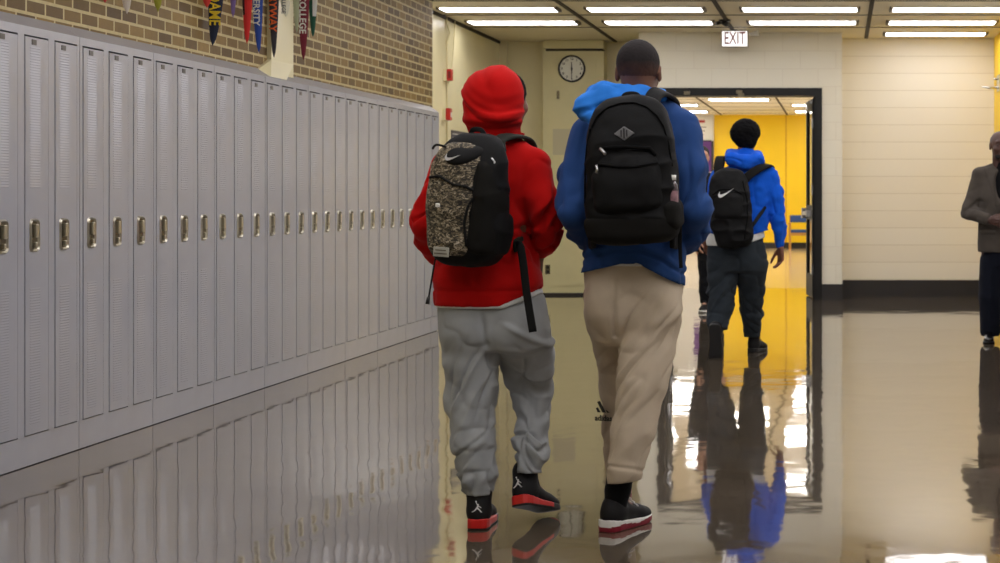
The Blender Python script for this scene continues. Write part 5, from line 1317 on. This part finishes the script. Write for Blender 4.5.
v.ell((X(1000, DM), DM-.16, Z(180, DM)), (.068, .10, .20), op='s', k=.01)      # open front above the button
v.plane(a(1000, 252, DM), (0, 0, -1))
def hd(p):
    d = drape(p, (3, 3, 4), .008, 51)+folds(p, J['shR'], J['elR'], .014, 8, .7, .85, .4, 52, .13, .3)+folds(p, J['elR'], J['wrR'], .016, 8, .7, .2, .5, 53, .12)
    q = np.abs(p[:, 0]-X(1000, DM)-.0); fr_ = (p[:, 1] < DM-.05)
    # lapels: a raised band each side of the opening; front edge below the button
    ed = .055+.10*np.clip((p[:, 2]-Z(200, DM))/.30, 0, 1)
    d += .007*fr_*(p[:, 2] > Z(206, DM))*np.clip((ed-q)/.008, 0, 1)
    d -= .008*np.exp(-((p[:, 0]-X(1000, DM)+.01)/.006)**2)*fr_*(p[:, 2] < Z(204, DM))
    d += .006*fr_*(np.abs(p[:, 2]-Z(232, DM)) < .012)*(np.abs(q-.11) < .06)
    return d
build(v, 'blazer', coat, RT, L, disp=hd)
v = Vol((X(982, DM), DM-.24, Z(215, DM)), (X(1019, DM), DM+.14, Z(154, DM)), .006)
v.loft([sM(213, 991, 1009, .10), sM(190, 989, 1012, .115), sM(174, 991, 1010, .10), sM(167, 993.5, 1007, .072), sM(160, 994, 1006.5, .066)], n=2.2)
build(v, 'sweater', cloth('black_knit', srgb(16, 16, 18)), RT, L, disp=lambda p: drape(p, (9, 9, 9), .004))
v = Vol((X(966, DM), DM-.35, -.02), (X(1036, DM), DM+.3, Z(232, DM)), .0075)
v.loft([sM(268, 983, 1021, .12), sM(255, 982, 1022, .135), sM(238, 983, 1021, .12)], n=2.3)
v.chain([(a(992, 262, DM), .108), (a(989.5, 296, DM-.02), .090), (a(990, 330, DM+.03), .086)], .012).chain([(a(1011, 262, DM), .108), (a(1013, 296, DM), .090), (a(1014, 330, DM+.05), .086)], .012)
v.plane((0, 0, .045), (0, 0, -1))
build(v, 'trousers', cloth('navy_black_wool', srgb(18, 21, 32), noise=.08), RT, L, disp=lambda p: drape(p, (5, 5, 3), .008, 61)+.006*np.exp(-((p[:, 0]-X(989.5, DM))/.012)**2)*(p[:, 1] < DM))
blk = mat('polished_black_leather', srgb(16, 15, 16), .18, coat=.6)
shoe('dress', s1, f1, (0, 0, 1), [blk, [M['sole_black']]], RT, tuple(L), 1.0); shoe('dress', s2, f2, (0, 0, 1), [blk, [M['sole_black']]], RT, tuple(L), 1.0)

# ================================================================ the person mostly hidden between the navy and the royal blue hoodies
DE = 18.6; L = V3(X(697, DE), DE, 0); sE = st2(DE, DE)
RT = person(L, 'person in dark clothes beyond the boys, only cheek, hand and leg showing')
hf = frame((.3, -1, 0))
J = dict(pel=a(707, 246, DE), neck=a(704, 176, DE), head=a(702, 157.5, DE), hf=hf, hs=.95,
    shL=a(721, 183, DE), shR=a(692, 183, DE), elL=a(725, 212, DE), elR=a(693, 212, DE), wrL=a(726, 238, DE-.1), wrR=a(698, 240, DE-.1),
    hipL=a(714, 250, DE), hipR=a(704, 250, DE), knL=a(716, 282, DE-.02), knR=a(706, 282, DE), toL=0, toR=0)
s1 = V3(X(706, DE), DE+.08, 0); f1 = unit((-.1, -1, 0)); s2 = V3(X(717, DE), DE+.02, 0); f2 = unit((.1, -1, 0))
J['anR'] = s1+f1*.062+V3(0, 0, .1); J['toR'] = s1+f1*.2+V3(0, 0, .045); J['anL'] = s2+f2*.062+V3(0, 0, .1); J['toL'] = s2+f2*.2+V3(0, 0, .045)
J['hdL'] = (V3(-.5, -.3, -.8), V3(-.3, -.8, .3), V3(.2, .8, 0), .5, 1.0); J['hdR'] = (V3(.1, -.2, -1), V3(.3, -.8, .3), V3(.9, .3, 0), .5, 1.0)
build(body_vol(J, .008, .96), 'body', skin('skin_light_brown', srgb(196, 146, 118)), RT, L)
v = Vol(J['head']-.16, J['head']+.16, .007)
v.ell(at(hf, J['head'], (0, -.016, .04)), (.082, .102, .088), rot=hf, k=0).ell(at(hf, J['head'], (0, .11, -.01)), (.075, .075, .09), rot=hf, op='s').plane(at(hf, J['head'], (0, 0, -.05)), (0, 0, -1))
build(v, 'hair', mat('dark_hair', srgb(30, 24, 22), .8), RT, L)
for nm_, r0_, d0_, m_ in (('eye', .0078, .0875, mat('eye_white', srgb(200, 190, 182), .4)), ('iris', .0052, .0905, M['black'])):
    e = MB()
    for x in (-1, 1): e.disc(at(hf, J['head'], (x*.029, d0_, .0115)), r0_, hf[:, 1], .002, 12)
    e.build(nm_, m_, RT, tuple(L))
v = Vol((X(680, DE), DE-.28, Z(262, DE)), (X(736, DE), DE+.25, Z(168, DE)), .009)
v.loft([sE(252, 695, 723, .14), sE(225, 696, 722, .13), sE(195, 691, 722, .135), sE(182, 695, 718, .11), sE(174, 699, 710, .07)], n=2.4)
v.cap(a(702, 178, DE), J['shR'], .06, .068, .04).cap(a(708, 178, DE), J['shL'], .06, .068, .04)
for q in 'RL': v.chain([(J['sh'+q], .068), (J['el'+q], .054), (J['wr'+q]-(J['wr'+q]-J['el'+q])*.08, .042)], .03)
build(v, 'jacket', cloth('charcoal_cotton', srgb(30, 31, 36)), RT, L, disp=lambda p: drape(p, (4, 4, 6), .012, 71))
v = Vol((X(685, DE), DE-.3, .02), (X(735, DE), DE+.3, Z(240, DE)), .009)
v.loft([sE(262, 697, 722, .11), sE(246, 697, 722, .12)], n=2.3).chain([(a(706, 258, DE), .09), (a(706, 282, DE), .075), (a(706, 303, DE+.03), .065)], .012).chain([(a(715, 258, DE), .09), (a(717, 282, DE-.02), .075), (a(717, 303, DE-.01), .065)], .012)
v.plane((0, 0, .09), (0, 0, -1))
build(v, 'pants', cloth('black_cotton', srgb(22, 23, 27)), RT, L, disp=lambda p: drape(p, (5, 5, 7), .01, 72))
for o_, f_ in ((s1, f1), (s2, f2)): shoe('run', o_, f_, (0, 0, 1), [M['shoe_black'], [M['sole_white']]], RT, tuple(L), 1.0)
